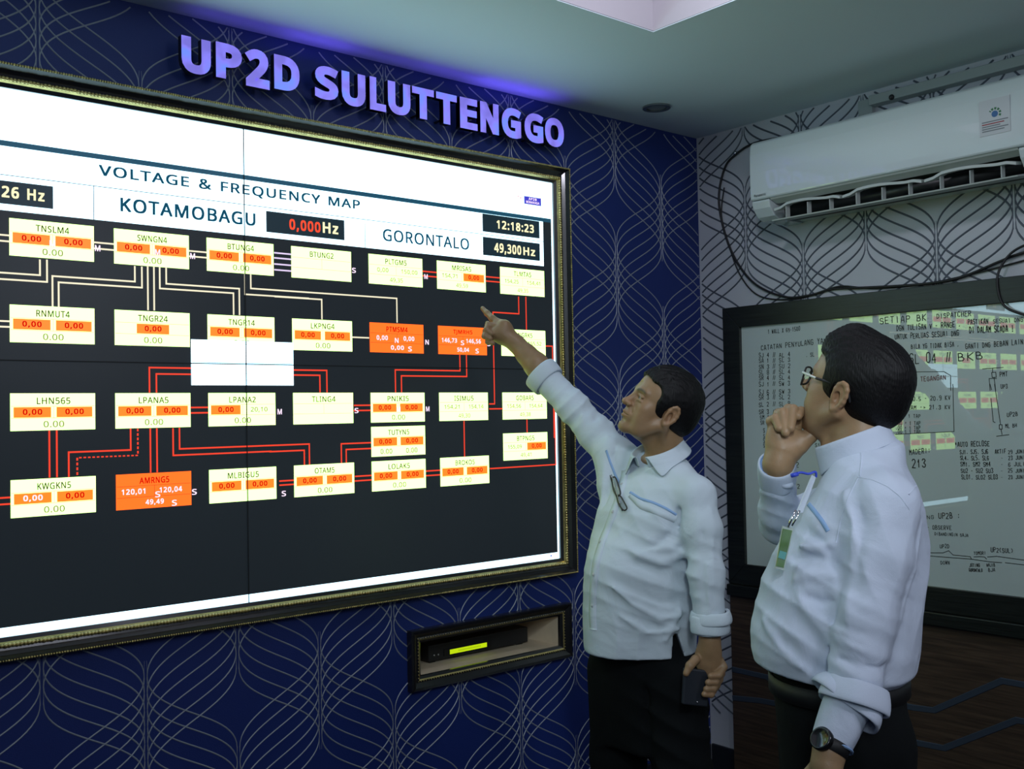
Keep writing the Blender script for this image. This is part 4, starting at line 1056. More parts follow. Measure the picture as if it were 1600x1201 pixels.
def skin_mat(name, col):
    m = mat(name, col, .42, spec=.4); nt = m.node_tree; b = nt.nodes['Principled BSDF']
    b.inputs['Subsurface Weight'].default_value = .12; b.inputs['Subsurface Radius'].default_value = (.01, .004, .002)
    a = nt.nodes.new('ShaderNodeVertexColor'); a.layer_name = 'tint'
    t = nt.nodes.new('ShaderNodeTexCoord'); n = nt.nodes.new('ShaderNodeTexNoise'); n.inputs['Scale'].default_value = 55; n.inputs['Detail'].default_value = 3
    mr = nt.nodes.new('ShaderNodeMapRange'); mr.inputs[3].default_value = .86; mr.inputs[4].default_value = 1.12
    mx = nt.nodes.new('ShaderNodeMix'); mx.data_type = 'RGBA'; mx.blend_type = 'MULTIPLY'; mx.inputs[0].default_value = 1
    m2 = nt.nodes.new('ShaderNodeMix'); m2.data_type = 'RGBA'; m2.blend_type = 'MULTIPLY'; m2.inputs[0].default_value = 1; m2.inputs[6].default_value = (*col, 1)
    nt.links.new(t.outputs['Object'], n.inputs['Vector']); nt.links.new(n.outputs['Fac'], mr.inputs[0])
    nt.links.new(a.outputs['Color'], mx.inputs[6]); nt.links.new(mr.outputs[0], mx.inputs[7])
    nt.links.new(mx.outputs[2], m2.inputs[7]); nt.links.new(m2.outputs[2], b.inputs['Base Color'])
    bp = nt.nodes.new('ShaderNodeBump'); bp.inputs['Strength'].default_value = .25; bp.inputs['Distance'].default_value = .001
    n2 = nt.nodes.new('ShaderNodeTexNoise'); n2.inputs['Scale'].default_value = 420; nt.links.new(t.outputs['Object'], n2.inputs['Vector'])
    nt.links.new(n2.outputs['Fac'], bp.inputs['Height']); nt.links.new(bp.outputs[0], b.inputs['Normal'])
    return m
m_skin1 = skin_mat('skin_tan', (.30, .185, .098)); m_skin2 = skin_mat('skin_light_tan', (.34, .215, .118))
m_hair = mat('black_hair', (.0035, .003, .0035), .5, spec=.25, bump=(60, .9))
for _n in m_hair.node_tree.nodes:
    if _n.type == 'TEX_NOISE':
        _mp = m_hair.node_tree.nodes.new('ShaderNodeMapping'); _mp.inputs['Scale'].default_value = (7, 7, .9); _n.inputs['Detail'].default_value = 5
        _tc = [q for q in m_hair.node_tree.nodes if q.type == 'TEX_COORD'][0]
        m_hair.node_tree.links.new(_tc.outputs['Object'], _mp.inputs[0]); m_hair.node_tree.links.new(_mp.outputs[0], _n.inputs['Vector'])
m_shirt = mat('pale_grey_cotton', (.58, .66, .73), .85, spec=.2, bump=(900, .35))
m_shirt2 = mat('pale_blue_cotton', (.57, .63, .76), .85, spec=.2, bump=(900, .35))
def drapery(m):
    nt = m.node_tree; b = nt.nodes['Principled BSDF']; t = nt.nodes.new('ShaderNodeTexCoord')
    n = nt.nodes.new('ShaderNodeTexNoise'); n.inputs['Scale'].default_value = 7; n.inputs['Detail'].default_value = 4; n.inputs['Distortion'].default_value = 1.4; n.inputs['Roughness'].default_value = .45
    bp = nt.nodes.new('ShaderNodeBump'); bp.inputs['Strength'].default_value = .55; bp.inputs['Distance'].default_value = .014
    nt.links.new(t.outputs['Object'], n.inputs['Vector']); nt.links.new(n.outputs['Fac'], bp.inputs['Height'])
    old = [q for q in nt.nodes if q.type == 'BUMP' and q != bp][0]; nt.links.new(bp.outputs[0], old.inputs['Normal'])
drapery(m_shirt); drapery(m_shirt2)
m_bluetrim = mat('blue_piping_cloth', (.27, .42, .68), .8)
m_trou = mat('black_trouser_wool', (.0045, .0055, .0065), .9, spec=.15, bump=(600, .4))
m_belt = mat('black_belt_leather', (.005, .005, .006), .6)
m_shoe = mat('black_shoe_leather', (.010, .010, .011), .3)
m_eyew = mat('eye_white', (.30, .27, .24), .45); m_iris = mat('dark_iris', (.015, .010, .007), .3)
m_button = mat('shirt_button', (.45, .47, .5), .4)
m_lens = mat('spectacle_lens', (1, 1, 1), .02); m_lens.node_tree.nodes['Principled BSDF'].inputs['Transmission Weight'].default_value = 1.; m_lens.node_tree.nodes['Principled BSDF'].inputs['IOR'].default_value = 1.03

def head_prims(full=0., age=0.):
    """x forward, y to the person's left, z up; origin between the ear canals. full widens cheeks"""
    w_ = 1+full
    L = [ell((-.014, 0, .040), (.098, .077, .084)), ell((.012, 0, .030), (.083, .070, .080), k=.03),
         ell((.040, 0, -.030), (.052, .056*w_, .080), k=.03),
         ell((.030, 0, -.055), (.050, .054*w_, .055), k=.02)]
    for s in (1, -1):
        L += [cap((-.004, s*.058*w_, -.045), (.048, s*.036*w_, -.088), .018, .018, k=.02), cap((.048, s*.036*w_, -.088), (.078, s*.010, -.098), .018, .016, k=.018),
              ell((.060, s*.040, -.022), (.022, .020*w_, .017), k=.022), cap((.080, s*.040, .022), (.090, s*.014, .018), .009, .010, k=.014),
              ell((.058, s*.040*w_, -.052), (.022, .019*w_, .028), k=.02)]
    L += [ell((.084, 0, -.098), (.015, .018, .014), k=.018), ell((.084, 0, -.057), (.0215, .029, .028), k=.018)]
    for s in (1, -1):
        L += [ell((.104, s*.031, .002), (.020, .019, .013), k=.014, op='-'), ell((.078, s*.031, .001), (.0135, .0135, .0130), k=.003),
              cap((.0905, s*.019, .0078), (.087, s*.045, .0050), .0040, .0034, k=.004), cap((.090, s*.021, -.0078), (.086, s*.043, -.0072), .0036, .0032, k=.006)]
    L += [cap((.092, 0, .012), (.109, 0, -.022), .0088, .0100, k=.012), ell((.114, 0, -.028), (.0130, .0130, .0112), k=.008),
          cap((.094, .010, -.034), (.104, .015, -.031), .007, .0068, k=.007), cap((.094, -.010, -.034), (.104, -.015, -.031), .007, .0068, k=.007),
          ell((.105, .007, -.0395), (.006, .0038, .004), k=.003, op='-'), ell((.105, -.007, -.0395), (.006, .0038, .004), k=.003, op='-')]
    for s in (1, -1):
        L += [cap((.1025, 0, -.0560), (.094, s*.020, -.0605), .0052, .0035, k=.006), cap((.1005, 0, -.0695), (.093, s*.018, -.0640), .0060, .0035, k=.006),
              cap((.109, 0, -.0622), (.095, s*.023, -.0625), .0014, .0014, k=.0035, op='-')]
    L += [ell((.103, 0, -.0815), (.010, .018, .005), k=.010, op='-')]
    L += [cap((.098, s*.020, -.036), (.092, s*.028, -.050), .002, .0025, k=.008, op='-') for s in (1, -1)]   # cheek fold
    if age: L += [fold([(.100, s*.012, .045), (.094, 0, .046)], .004, -.0012) for s in (1, -1)]
    # ears
    for s in (1, -1):
        c = (-.006, s*.0745, -.008)
        L += [ell((c[0], c[1]+s*.003, c[2]), (.0175, .0065, .032), (s*-12, -12, s*18), k=.006), ell((c[0]-.009, c[1]+s*.004, c[2]+.004), (.009, .0065, .022), k=.006)]
        H_ = [(.012, .003, -.002), (.011, .006, .014), (.005, .0085, .026), (-.004, .0105, .031), (-.012, .0115, .028), (-.0175, .0120, .018), (-.0185, .0115, .005), (-.0155, .0100, -.008), (-.010, .0075, -.018), (-.003, .005, -.027), (.005, .003, -.031), (.010, .001, -.025)]
        P = [(c[0]+a, c[1]+s*b, c[2]+d) for a, b, d in H_]
        L += chain(P, [.0032, .0034, .0036, .0037, .0037, .0036, .0035, .0035, .0038, .0048, .0054, .0042], k=.007)
        L += [ell((c[0]+.002, c[1]+s*.009, c[2]-.003), (.0085, .0075, .0125), k=.004, op='-'), cap((c[0]-.006, c[1]+s*.010, c[2]+.010), (c[0]-.008, c[1]+s*.008, c[2]-.012), .0028, .0030, k=.003),
              ell((c[0]+.011, c[1]+s*.004, c[2]-.004), (.004, .004, .006), k=.003)]
    return L
def paint_head(Vt, brow=True, stubble=.0):
    c = np.ones((len(Vt), 3), F32)
    def spot_(ctr, r, col, amt):
        nonlocal c
        d = (((Vt-V(*ctr))/V(*r))**2).sum(1); a = (np.exp(-d)*amt)[:, None]; c = c*(1-a)+np.array(col, F32)*a
    for s in (1, -1):
        spot_((.102, s*.010, -.0575), (.012, .014, .0045), (.85, .50, .52), .7); spot_((.099, s*.010, -.0690), (.012, .013, .0050), (.90, .55, .56), .7)
        spot_((.083, s*.034, .004), (.02, .020, .012), (.78, .72, .70), .55)
        spot_((-.006, s*.076, -.008), (.03, .02, .04), (1.12, .86, .80), .5); spot_((.07, s*.04, -.03), (.03, .02, .03), (1.06, .90, .86), .5)
        if brow:
            for t in np.linspace(0, 1, 9): spot_((.096-.018*t, s*(.014+.032*t), .0200+.004*math.sin(t*3)), (.030, .0050, .0040), (.06, .05, .05), .70)
    spot_((.110, 0, -.03), (.02, .02, .02), (1.08, .88, .84), .5)
    if stubble: spot_((.08, 0, -.085), (.05, .06, .022), (.72, .72, .76), stubble); spot_((.105, 0, -.048), (.012, .022, .005), (.6, .6, .62), stubble)
    return np.clip(c, 0, 1.3)
def hair_prims(seed=0, front=.052, spike=.002, vol=.010, sideb=-.012, nape=-.062, grey=0):
    v = vol
    L = [ell((-.014, 0, .040), (.098+v, .077+v*.75, .084+v)), ell((.012, 0, .034), (.083+v*.8, .071+v*.6, .080+v), k=.03), ell((-.050, 0, -.010), (.058+v, .060+v*.7, .062), k=.03)]
    rs = np.random.RandomState(seed); ks = rs.normal(size=(7, 3))*(26, 34, 22); ph = rs.uniform(0, 6, 7)
    ks2 = rs.normal(size=(8, 3))*(60, 150, 55); ph2 = rs.uniform(0, 6, 8)
    def tuft(X):
        t = sum(np.sin(X@k.astype(F32)*2+p) for k, p in zip(ks, ph))/7; u = sum(np.sin(X@k.astype(F32)*3+p) for k, p in zip(ks2, ph2))/8
        e = np.clip((X[:, 2]-.02)/.09, 0, 1)+np.clip((X[:, 0]-.02)/.05, 0, 1); return -(t*spike*1.2+u*spike*1.2)*(.35+e)
    L.append(disp(tuft, (0, 0, 0), .3))
    for i in range(22):
        a = rs.uniform(-1.15, 1.15); el = rs.uniform(.25, .95); n_ = np.array([math.cos(a)*math.cos(el), math.sin(a)*math.cos(el), math.sin(el)])
        c_ = np.array([-.012, 0, .038])+n_*np.array([.100+v*.6, .078+v*.5, .086+v*.6]); d_ = n_*.5+np.array([.55, rs.uniform(-.5, .5), rs.uniform(-.1, .5)]); d_ /= np.linalg.norm(d_)
        L.append(cap(tuple(c_-d_*.006), tuple(c_+d_*(.005+spike*4)), .0065, .0012, k=.006))
    # the face, the space round each ear and below the nape are left free
    L += [ell((.105, 0, -.020), (.105-front*.6, .12, .095), k=.006, op='-'), ell((.10, 0, -.10), (.098, .12, .085), k=.006, op='-')]
    for s in (1, -1):
        L += [ell((.040, s*.085, -.060), (.052, .05, .050+sideb), k=.005, op='-'), ell((-.004, s*.085, -.014), (.021, .030, .034), k=.004, op='-'),
              ell((.078, s*.075, .030), (.032, .045, .036), k=.006, op='-')]
    L += [ell((.0, 0, -.125), (.13, .14, .125+nape+.02), k=.008, op='-')]
    return L
print('toolkit ready')
from mathutils.bvhtree import BVHTree
CAMW = Vector((-3.38947, -2.78017, 1.461525))
def bvh(o):
    me = o.data; off = Vector((0, 0, 0)); q = o
    while q is not None: off += q.location; q = q.parent
    return BVHTree.FromPolygons([v.co+off for v in me.vertices], [tuple(p.vertices) for p in me.polygons])
def hit(tree, u, v):
    p = Vector([float(t) for t in W(np.array([S(u, v, 2.0)], F32))[0]]); d = (p-CAMW).normalized(); r = tree.ray_cast(CAMW, d)
    return (r[0], r[1]) if r[0] is not None else None
def on_cloth(tree, P, wid, lift=.0012, sub=8, thick=.0014, name='strip', mats=None, parent=None, wfun=None, label=None):
    """a cloth strip laid on the garment's surface along image pixels cast from the camera"""
    Q = []
    for i in range(len(P)-1):
        for k in range(sub): t = k/sub; Q.append((P[i][0]*(1-t)+P[i+1][0]*t, P[i][1]*(1-t)+P[i+1][1]*t))
    Q.append(P[-1]); H_ = [hit(tree, *q) for q in Q]; H_ = [h for h in H_ if h]
    if len(H_) < 3: return None
    L = [h[0] for h in H_]; N = [h[1] for h in H_]; n = len(L)
    for _ in range(2): L = [L[0]]+[(L[i-1]+L[i]*2+L[i+1])/4 for i in range(1, n-1)]+[L[-1]]; N = [N[0]]+[(N[i-1]+N[i]*2+N[i+1]).normalized() for i in range(1, n-1)]+[N[-1]]
    b = MB(); v = []
    for i in range(n):
        t = (L[min(i+1, n-1)]-L[max(i-1, 0)]).normalized(); s = N[i].cross(t).normalized(); w_ = wid*(wfun(i/(n-1)) if wfun else 1)
        base = L[i]+N[i]*lift
        e0 = tree.find_nearest(base+s*w_); e1 = tree.find_nearest(base-s*w_)
        p0 = e0[0]+e0[1]*lift*.8; p1 = e1[0]+e1[1]*lift*.8
        v += [p0-N[i]*.002, p0+N[i]*thick, base+N[i]*thick*1.3, p1+N[i]*thick, p1-N[i]*.002]
    f = [(5*i+k, 5*i+k+1, 5*i+k+6, 5*i+k+5) for i in range(n-1) for k in range(4)]+[(0, 1, 2, 3, 4), tuple(5*(n-1)+k for k in (4, 3, 2, 1, 0))]
    b.add(v, f); return b.build(name, mats, parent, smooth=True, label=label)
def headframe(a, th, roll):
    """a: turn towards the camera from straight left (deg), th: tilt back, roll: towards the near ear"""
    a, th, ro = [math.radians(t) for t in (a, th, roll)]
    f0 = np.array([-math.cos(a), -math.sin(a), 0]); left = np.array([math.sin(a), -math.cos(a), 0]); z = np.array([0, 0, 1.])
    f = f0*math.cos(th)+z*math.sin(th); up = z*math.cos(th)-f0*math.sin(th)
    l2 = left*math.cos(ro)-up*math.sin(ro); u2 = up*math.cos(ro)+left*math.sin(ro)
    return np.stack([f, l2, u2], 1)
def inv(R_, o, p, sc): return tuple(((np.array(p)-np.array(o))@R_)/sc)
def collar(o, R_, ra, rb, h, drop, point, mats, parent, lean=.0, gap=10, name='collar', flare=.020, spread=0):
    """fold-down collar round an oval neck; o centre of its base, R_ columns front, left, up"""
    n = 56; v = []; rows = 7
    for i in range(n+1):
        ph = math.radians(gap+(360-2*gap)*i/n); c, s = math.cos(ph), math.sin(ph); fr = max(0, (c+.15)/1.15)
        dp = drop+point*fr**5; fl = flare*(.65+.6*fr**2)
        zb = lean*(1-c)/2; prof = [(0, 0), (.0, h*.6), (.001, h*.95), (.004, h), (.008, h*.93), (fl*.6, h-dp*.55), (fl, h-dp)]
        for jj, (rr, z) in enumerate(prof):
            p2 = ph+math.radians(spread)*max(0, (jj-3)/3)*fr**3*(1 if ph < math.pi else -1); c, s = math.cos(p2), math.sin(p2)
            q = np.array([(ra+rr)*c, (rb+rr)*s, z+zb]); v.append(q)
    Vt = np.array(v, F32)@np.asarray(R_, F32).T+np.array(o, F32); f = [(i*rows+k, i*rows+k+1, (i+1)*rows+k+1, (i+1)*rows+k) for i in range(n) for k in range(rows-1)]
    b = MB(); b.add([tuple(p) for p in W(Vt)], f); ob = b.build(name, mats, parent, smooth=True)
    m = ob.modifiers.new('solid', 'SOLIDIFY'); m.thickness = .0022; m.offset = 0
    m = ob.modifiers.new('sub', 'SUBSURF'); m.levels = m.render_levels = 1
    return ob
def tuples(L, k, **kw): return L

# ================================================================ man pointing at the display
D1 = 2.98
O1 = S(1010, 1201, 3.0); foot1 = W(np.array([[O1[0], 3.0, 0]], F32))[0]
p1 = bpy.data.objects.new('person_root', None)  # replaced below by the body mesh
h1R = headframe(15, 25, 12); h1o = np.array(S(1034, 641, 2.95)); h1s = .92
nb = S(1043, 728, 3.0)
hp = head_prims(full=-.04, age=1)
nl = inv(h1R, h1o, nb, h1s)
hp += [cap((-.030, 0, -.045), nl, .052, .060, k=.02), cap((.020, .0, -.088), tuple(np.array(nl)+(.045, 0, .02)), .022, .028, k=.03), ell(tuple(np.array(nl)+(.0, 0, -.02)), (.085, .085, .03), k=.02),
       cap((-.012, .070, -.045), tuple(np.array(nl)+(.052, .012, .012)), .009, .008, k=.012)]
vh, fh = polygonize(hp, (-.135, -.13, -.26), (.14, .13, .14), .0021)
col_h = paint_head(vh, stubble=.25)
vh1 = W(xf(vh*h1s, h1R, h1o))
# pointing hand and forearm (right), placed by image pixels at its distance
def SP(L, rad=None): return [S(*q) for q in L]
wr = S(807, 541, 3.30)
HR = [cap(S(852, 592, 3.26), S(838, 574, 3.27), .040, .037, k=.01), cap(S(838, 574, 3.27), S(822, 557, 3.285), .036, .0295, k=.02), cap(S(822, 557, 3.285), wr, .0295, .0245, k=.02)]
HR += [cap(wr, S(789, 527, 3.305), .0245, .029, k=.02), ell(S(783, 522, 3.31), (.041, .018, .036), (0, 42, 0), k=.02),
       cap(S(789, 513, 3.30), S(775, 524, 3.30), .018, .018, k=.015)]
HR += chain([S(786, 512, 3.305), S(769, 501, 3.325), S(761, 493, 3.345), S(754, 485.5, 3.36)], [.0135, .0102, .0090, .0072], k=.006)       # index
HR += chain([S(780, 516, 3.30), S(763, 511, 3.305), S(760, 519, 3.29), S(768, 525, 3.285)], [.0125, .0105, .0098, .0085], k=.003)            # middle curled
HR += chain([S(776, 524, 3.30), S(759, 521, 3.30), S(757, 529, 3.285), S(766, 533, 3.28)], [.0120, .0100, .0094, .0082], k=.003)            # ring
HR += chain([S(776, 531, 3.30), S(763, 531, 3.30), S(762, 538, 3.288), S(770, 540, 3.28)], [.0110, .0092, .0085, .0075], k=.003)            # little
HR += chain([S(792, 532, 3.33), S(778, 520, 3.345), S(768, 513, 3.35), S(762, 509, 3.352)], [.0130, .0115, .0105, .0085], k=.006)           # thumb behind
for u, v in ((789, 509), (784, 508)): HR += [ell(S(u, v, 3.294), (.008, .007, .007), k=.008)]
lo = np.min([np.array(S(745, 610, 3.2)), np.array(S(865, 478, 3.42))], 0)-.02; hi = np.max([np.array(S(745, 610, 3.2)), np.array(S(865, 478, 3.42))], 0)+.02
vhr, fhr = polygonize(HR, lo, hi, .0022)
# hanging left hand
HL = [cap(S(1106, 965, 2.80), S(1107, 1000, 2.80), .028, .026, k=.01), cap(S(1107, 1000, 2.80), S(1107, 1012, 2.80), .026, .026, k=.015), ell(S(1104, 1028, 2.80), (.036, .018, .044), (0, 12, -15), k=.018)]
HL += chain([S(1085, 1030, 2.79), S(1076, 1040, 2.775), S(1070, 1052, 2.77)], [.0125, .0108, .0085], k=.006)
HL += chain([S(1118, 1040, 2.80), S(1124, 1052, 2.795), S(1115, 1065, 2.78), S(1104, 1066, 2.770)], [.0125, .0108, .0100, .0085], k=.004)
HL += chain([S(1112, 1046, 2.80), S(1121, 1061, 2.795), S(1112, 1075, 2.78), S(1101, 1076, 2.770)], [.0120, .0108, .0098, .0082], k=.004)
HL += chain([S(1105, 1048, 2.80), S(1117, 1070, 2.795), S(1108, 1084, 2.78), S(1098, 1084, 2.770)], [.0115, .0102, .0094, .0080], k=.004)
HL += chain([S(1122, 1032, 2.80), S(1128, 1042, 2.795), S(1120, 1055, 2.78), S(1108, 1056, 2.770)], [.0120, .0106, .0098, .0082], k=.004)
lo = np.array(S(1050, 1100, 2.80))-(0, .08, 0); hi = np.array(S(1142, 955, 2.80))+(0, .08, 0)
vhl, fhl = polygonize(HL, lo, hi, .0024)
# trunk, arms and legs under the clothes
yaw1 = math.radians(218)
def Z(v, d=3.0, u=1000): return S(u, v, d)[2]
def X(u, v, d=3.0): return S(u, v, d)[0]
T1 = [(.20+.0, X(1010, 1150), 3.02, .10, .14), (.62, X(1004, 1100), 3.02, .115, .155), (Z(1020), X(1000, 1020), 3.01, .128, .168), (Z(960), X(999, 960), 3.00, .138, .172), (Z(900), X(999, 900), 2.99, .136, .172),
      (Z(850), X(1004, 850), 2.985, .128, .172), (Z(800), X(1014, 800), 2.985, .118, .172), (Z(762), X(1024, 762), 2.985, .094, .152), (Z(742), X(1032, 742), 2.99, .076, .110), (Z(722), X(1036, 722), 2.99, .056, .066)]
sN, sF = S(1087, 777, 2.85), S(966, 724, 3.12)
def shr(T, d, z0=None): return [(z, cx, cy, a-d, b-d) for z, cx, cy, a, b in T if z0 is None or z > z0]
leg1 = [((X(968, 1050), 3.10, .80), (X(970, 1150), 3.12, .44), (X(972, 1200, 3.1), 3.13, .10)), ((X(1050, 1050), 2.93, .80), (X(1056, 1150), 2.92, .44), (X(1058, 1200, 2.95), 2.93, .10))]
BP = [stack(shr(T1, .026, .70)+[(.70, X(1004, 1100), 3.02, .07, .11)], yaw1)] + chain([sN, S(1101, 880, 2.80), S(1106, 975, 2.80)], [.032, .027, .024], k=.03) + chain([sF, S(898, 636, 3.20), S(850, 590, 3.26)], [.038, .034, .034], k=.03)
for a, b_, c in leg1: BP += chain([(a[0], a[1], .72), b_, c], [.062, .050, .035], k=.03)
vb, fb = polygonize(BP, (-.2, 2.70, .05), (.80, 3.45, 1.40), .011)
cols = np.concatenate([col_h, np.ones((len(vhr)+len(vhl)+len(vb), 3), F32)])
ftw = W(np.array([[X(1010, 1100), 3.02, 0]], F32))[0]
class _O: pass
man1 = npmesh('person', [(vh1, fh), (W(vhr), fhr), (W(vhl), fhl), (W(vb), fb)], [m_skin1], cols=cols)
def recentre(o, p):
    p = Vector([float(t) for t in p]); o.data.transform(Matrix.Translation(-p)); o.location = p
recentre(man1, ftw)
tag(man1, 'man in pale grey shirt pointing at the display with his raised right arm', 'person')
# eyes
for s in (1, -1):
    b = MB(); b.ball((0, 0, 0), 1, nu=20, nv=14); E_ = np.array(b.v, F32)
    ey = MB(); ey.add([tuple(p) for p in W(xf((E_*.0128+V(.0800, s*.031, .001))*h1s, h1R, h1o))], b.f); eo = ey.build('eye', m_eyew, man1, smooth=True)
    g = V(.92, 0, .25); g = g/np.linalg.norm(g); t = np.linspace(0, 2*math.pi, 17)[:-1]; a_ = np.cross(g, V(0, 1, 0)); a_ /= np.linalg.norm(a_); c_ = np.cross(g, a_)
    ring = [(V(.0800, s*.031, .001)+g*.0117+(a_*math.cos(q)+c_*math.sin(q))*.0066) for q in t]+[V(.0800, s*.031, .001)+g*.01345]
    ir = MB(); ir.add([tuple(p) for p in W(xf(np.array(ring, F32)*h1s, h1R, h1o))], [(i, (i+1) % 16, 16) for i in range(16)]); ir.build('iris', m_iris, eo, smooth=True)
hv, hf = polygonize(hair_prims(seed=3, front=.050, spike=.0020, vol=.009, nape=-.058), (-.15, -.12, -.12), (.13, .12, .16), .0021)
npmesh('hair', [(W(xf(hv*h1s, h1R, h1o)), hf)], [m_hair], man1)

# shirt
SH = [stack([t for t in T1 if t[0] > .70]+[(.70, X(1000, 1060), 3.02, .128, .170)], yaw1, p=2.25)]
SH += [cap(sN, S(1052, 742, 2.94), .046, .032, k=.04), cap(sF, S(1012, 726, 3.03), .046, .030, k=.04)]
SH += chain([sN, S(1097, 830, 2.82), S(1102, 900, 2.80), S(1107, 985, 2.795)], [.049, .048, .045, .043], k=.03, kk=.03)
SH += chain([sF, S(930, 680, 3.165), S(896, 640, 3.20), S(848, 590, 3.255)], [.056, .050, .046, .045], k=.04, kk=.03)
SH += [cap(S(956, 760, 3.08), S(960, 715, 3.10), .045, .050, k=.04)]
SH += [cap(S(968, 898, 2.93), S(966, 1010, 2.945), .092, .094, k=.06)]
def sk(L, r, amp, d=None): return fold([S(*q) for q in L], r, amp)
# drawn folds: belly to hip, armpit, raised sleeve
SH += [sk([(960, 845, 2.84), (995, 868, 2.83), (1030, 880, 2.83), (1068, 868, 2.83)], .011, .009), sk([(955, 855, 2.84), (990, 882, 2.83), (1030, 895, 2.82), (1068, 888, 2.83)], .009, -.008),
       sk([(1062, 800, 2.83), (1050, 835, 2.83), (1020, 858, 2.83), (985, 862, 2.83)], .010, -.007), sk([(1070, 840, 2.83), (1045, 860, 2.83), (1000, 862, 2.83)], .008, .006),
       sk([(950, 915, 2.83), (985, 945, 2.82), (1030, 968, 2.83), (1075, 962, 2.84)], .010, .007), sk([(948, 930, 2.83), (985, 962, 2.82), (1030, 985, 2.83)], .009, -.007),
       sk([(955, 905, 2.83), (995, 930, 2.82), (1035, 945, 2.83), (1075, 935, 2.84)], .009, -.006), sk([(960, 960, 2.83), (1010, 990, 2.83), (1060, 985, 2.84)], .009, .006),
       sk([(1060, 905, 2.83), (1070, 940, 2.83), (1074, 1000, 2.84)], .009, -.006), sk([(1040, 1000, 2.84), (1065, 950, 2.84), (1078, 900, 2.84)], .008, .005),
       sk([(1078, 790, 2.84), (1080, 850, 2.83), (1078, 900, 2.83)], .010, -.010), sk([(1070, 770, 2.84), (1066, 830, 2.84)], .012, -.006)]
for i, (u, v) in enumerate(((905, 650), (925, 668), (945, 690), (880, 628))):
    SH.append(sk([(u+14, v-32, 3.15), (u+4, v-5, 3.13), (u+8, v+26, 3.14)], .007, -.006 if i % 2 else .006))
SH += [sk([(950, 690, 3.08), (945, 740, 3.05), (938, 800, 3.02), (930, 870, 3.0)], .009, .006), sk([(962, 700, 3.06), (952, 760, 3.02), (940, 840, 2.98)], .007, -.005), sk([(935, 720, 3.1), (930, 800, 3.05), (918, 880, 3.03)], .006, -.004),
       sk([(1002, 800, 2.86), (1030, 812, 2.85), (1062, 826, 2.84)], .006, -.003)]
for i, v in enumerate((800, 838, 872, 905, 935)):
    SH.append(sk([(1078, v+6, 2.78), (1100, v-6+8*(i % 2), 2.745), (1126, v+8, 2.78)], .007, (.0016, -.0022)[i % 2]))
SH += [sk([(1094, 800, 2.80), (1098, 850, 2.76), (1096, 905, 2.75), (1100, 950, 2.75)], .007, -.004), sk([(1110, 800, 2.79), (1114, 860, 2.76), (1112, 915, 2.75)], .006, .0035), sk([(1102, 870, 2.75), (1106, 920, 2.75), (1104, 960, 2.75)], .005, .003)]
SH += [waves(S(1000, 900, 2.88), .16, (.3, 0, 1), .050, .0022, seed=1), waves(S(1010, 790, 2.9), .13, (1, .2, .35), .045, .0014, seed=2), waves(S(900, 645, 3.18), .09, (.7, 0, -.7), .040, .0024, seed=4),
       waves(S(1104, 880, 2.78), .14, (.5, 0, 1), .055, .0010, seed=5), waves(S(990, 1000, 2.9), .12, (1, 0, .2), .06, .0025, seed=8)]
SH.append(cutplane((0, 3.0, .795), (-.02, .02, -1)))
# cut the sleeve ends
cw = S(846, 588, 3.258); cd = np.array(S(800, 537, 3.30))-np.array(S(880, 622, 3.22)); cd = cd/np.linalg.norm(cd)
def slicer(pt, n, c, r):
    """remove only what lies past a plane near one place"""
    pt = V(*pt); n = V(*n); n = n/np.linalg.norm(n); c = V(*c)
    return ('-', lambda P: np.maximum(-((P-pt)@n), np.sqrt(((P-c)**2).sum(1))-r), c, r, .003)
SH.append(slicer(cw, cd, np.array(cw)+cd*.07, .10))
SH.append(slicer(S(1108, 992, 2.795), (0, 0, -1), S(1108, 1040, 2.795), .10))
# side slit in the hem
SH.append(('-', (lambda q0: lambda P: np.maximum(np.abs((P-q0)@V(.96, .1, .16))-.006-np.maximum(0, (q0[2]-P[:, 2]))*.20, P[:, 2]-q0[2]))(V(*S(1054, 992, 2.85))), V(*S(1054, 1010, 2.85)), .12, .002))
lo = (-.02, 2.66, .76); hi = (.68, 3.40, 1.66)
sv, sf = polygonize(SH, (S(835, 600, 3.3)[0]-.08, 2.66, .76), (S(1140, 700, 2.8)[0]+.03, 3.42, 1.62), .0046)
shirt1 = npmesh('shirt', [(W(sv), sf)], [m_shirt], man1, label='pale grey long-sleeved shirt with a thin blue chest stripe')
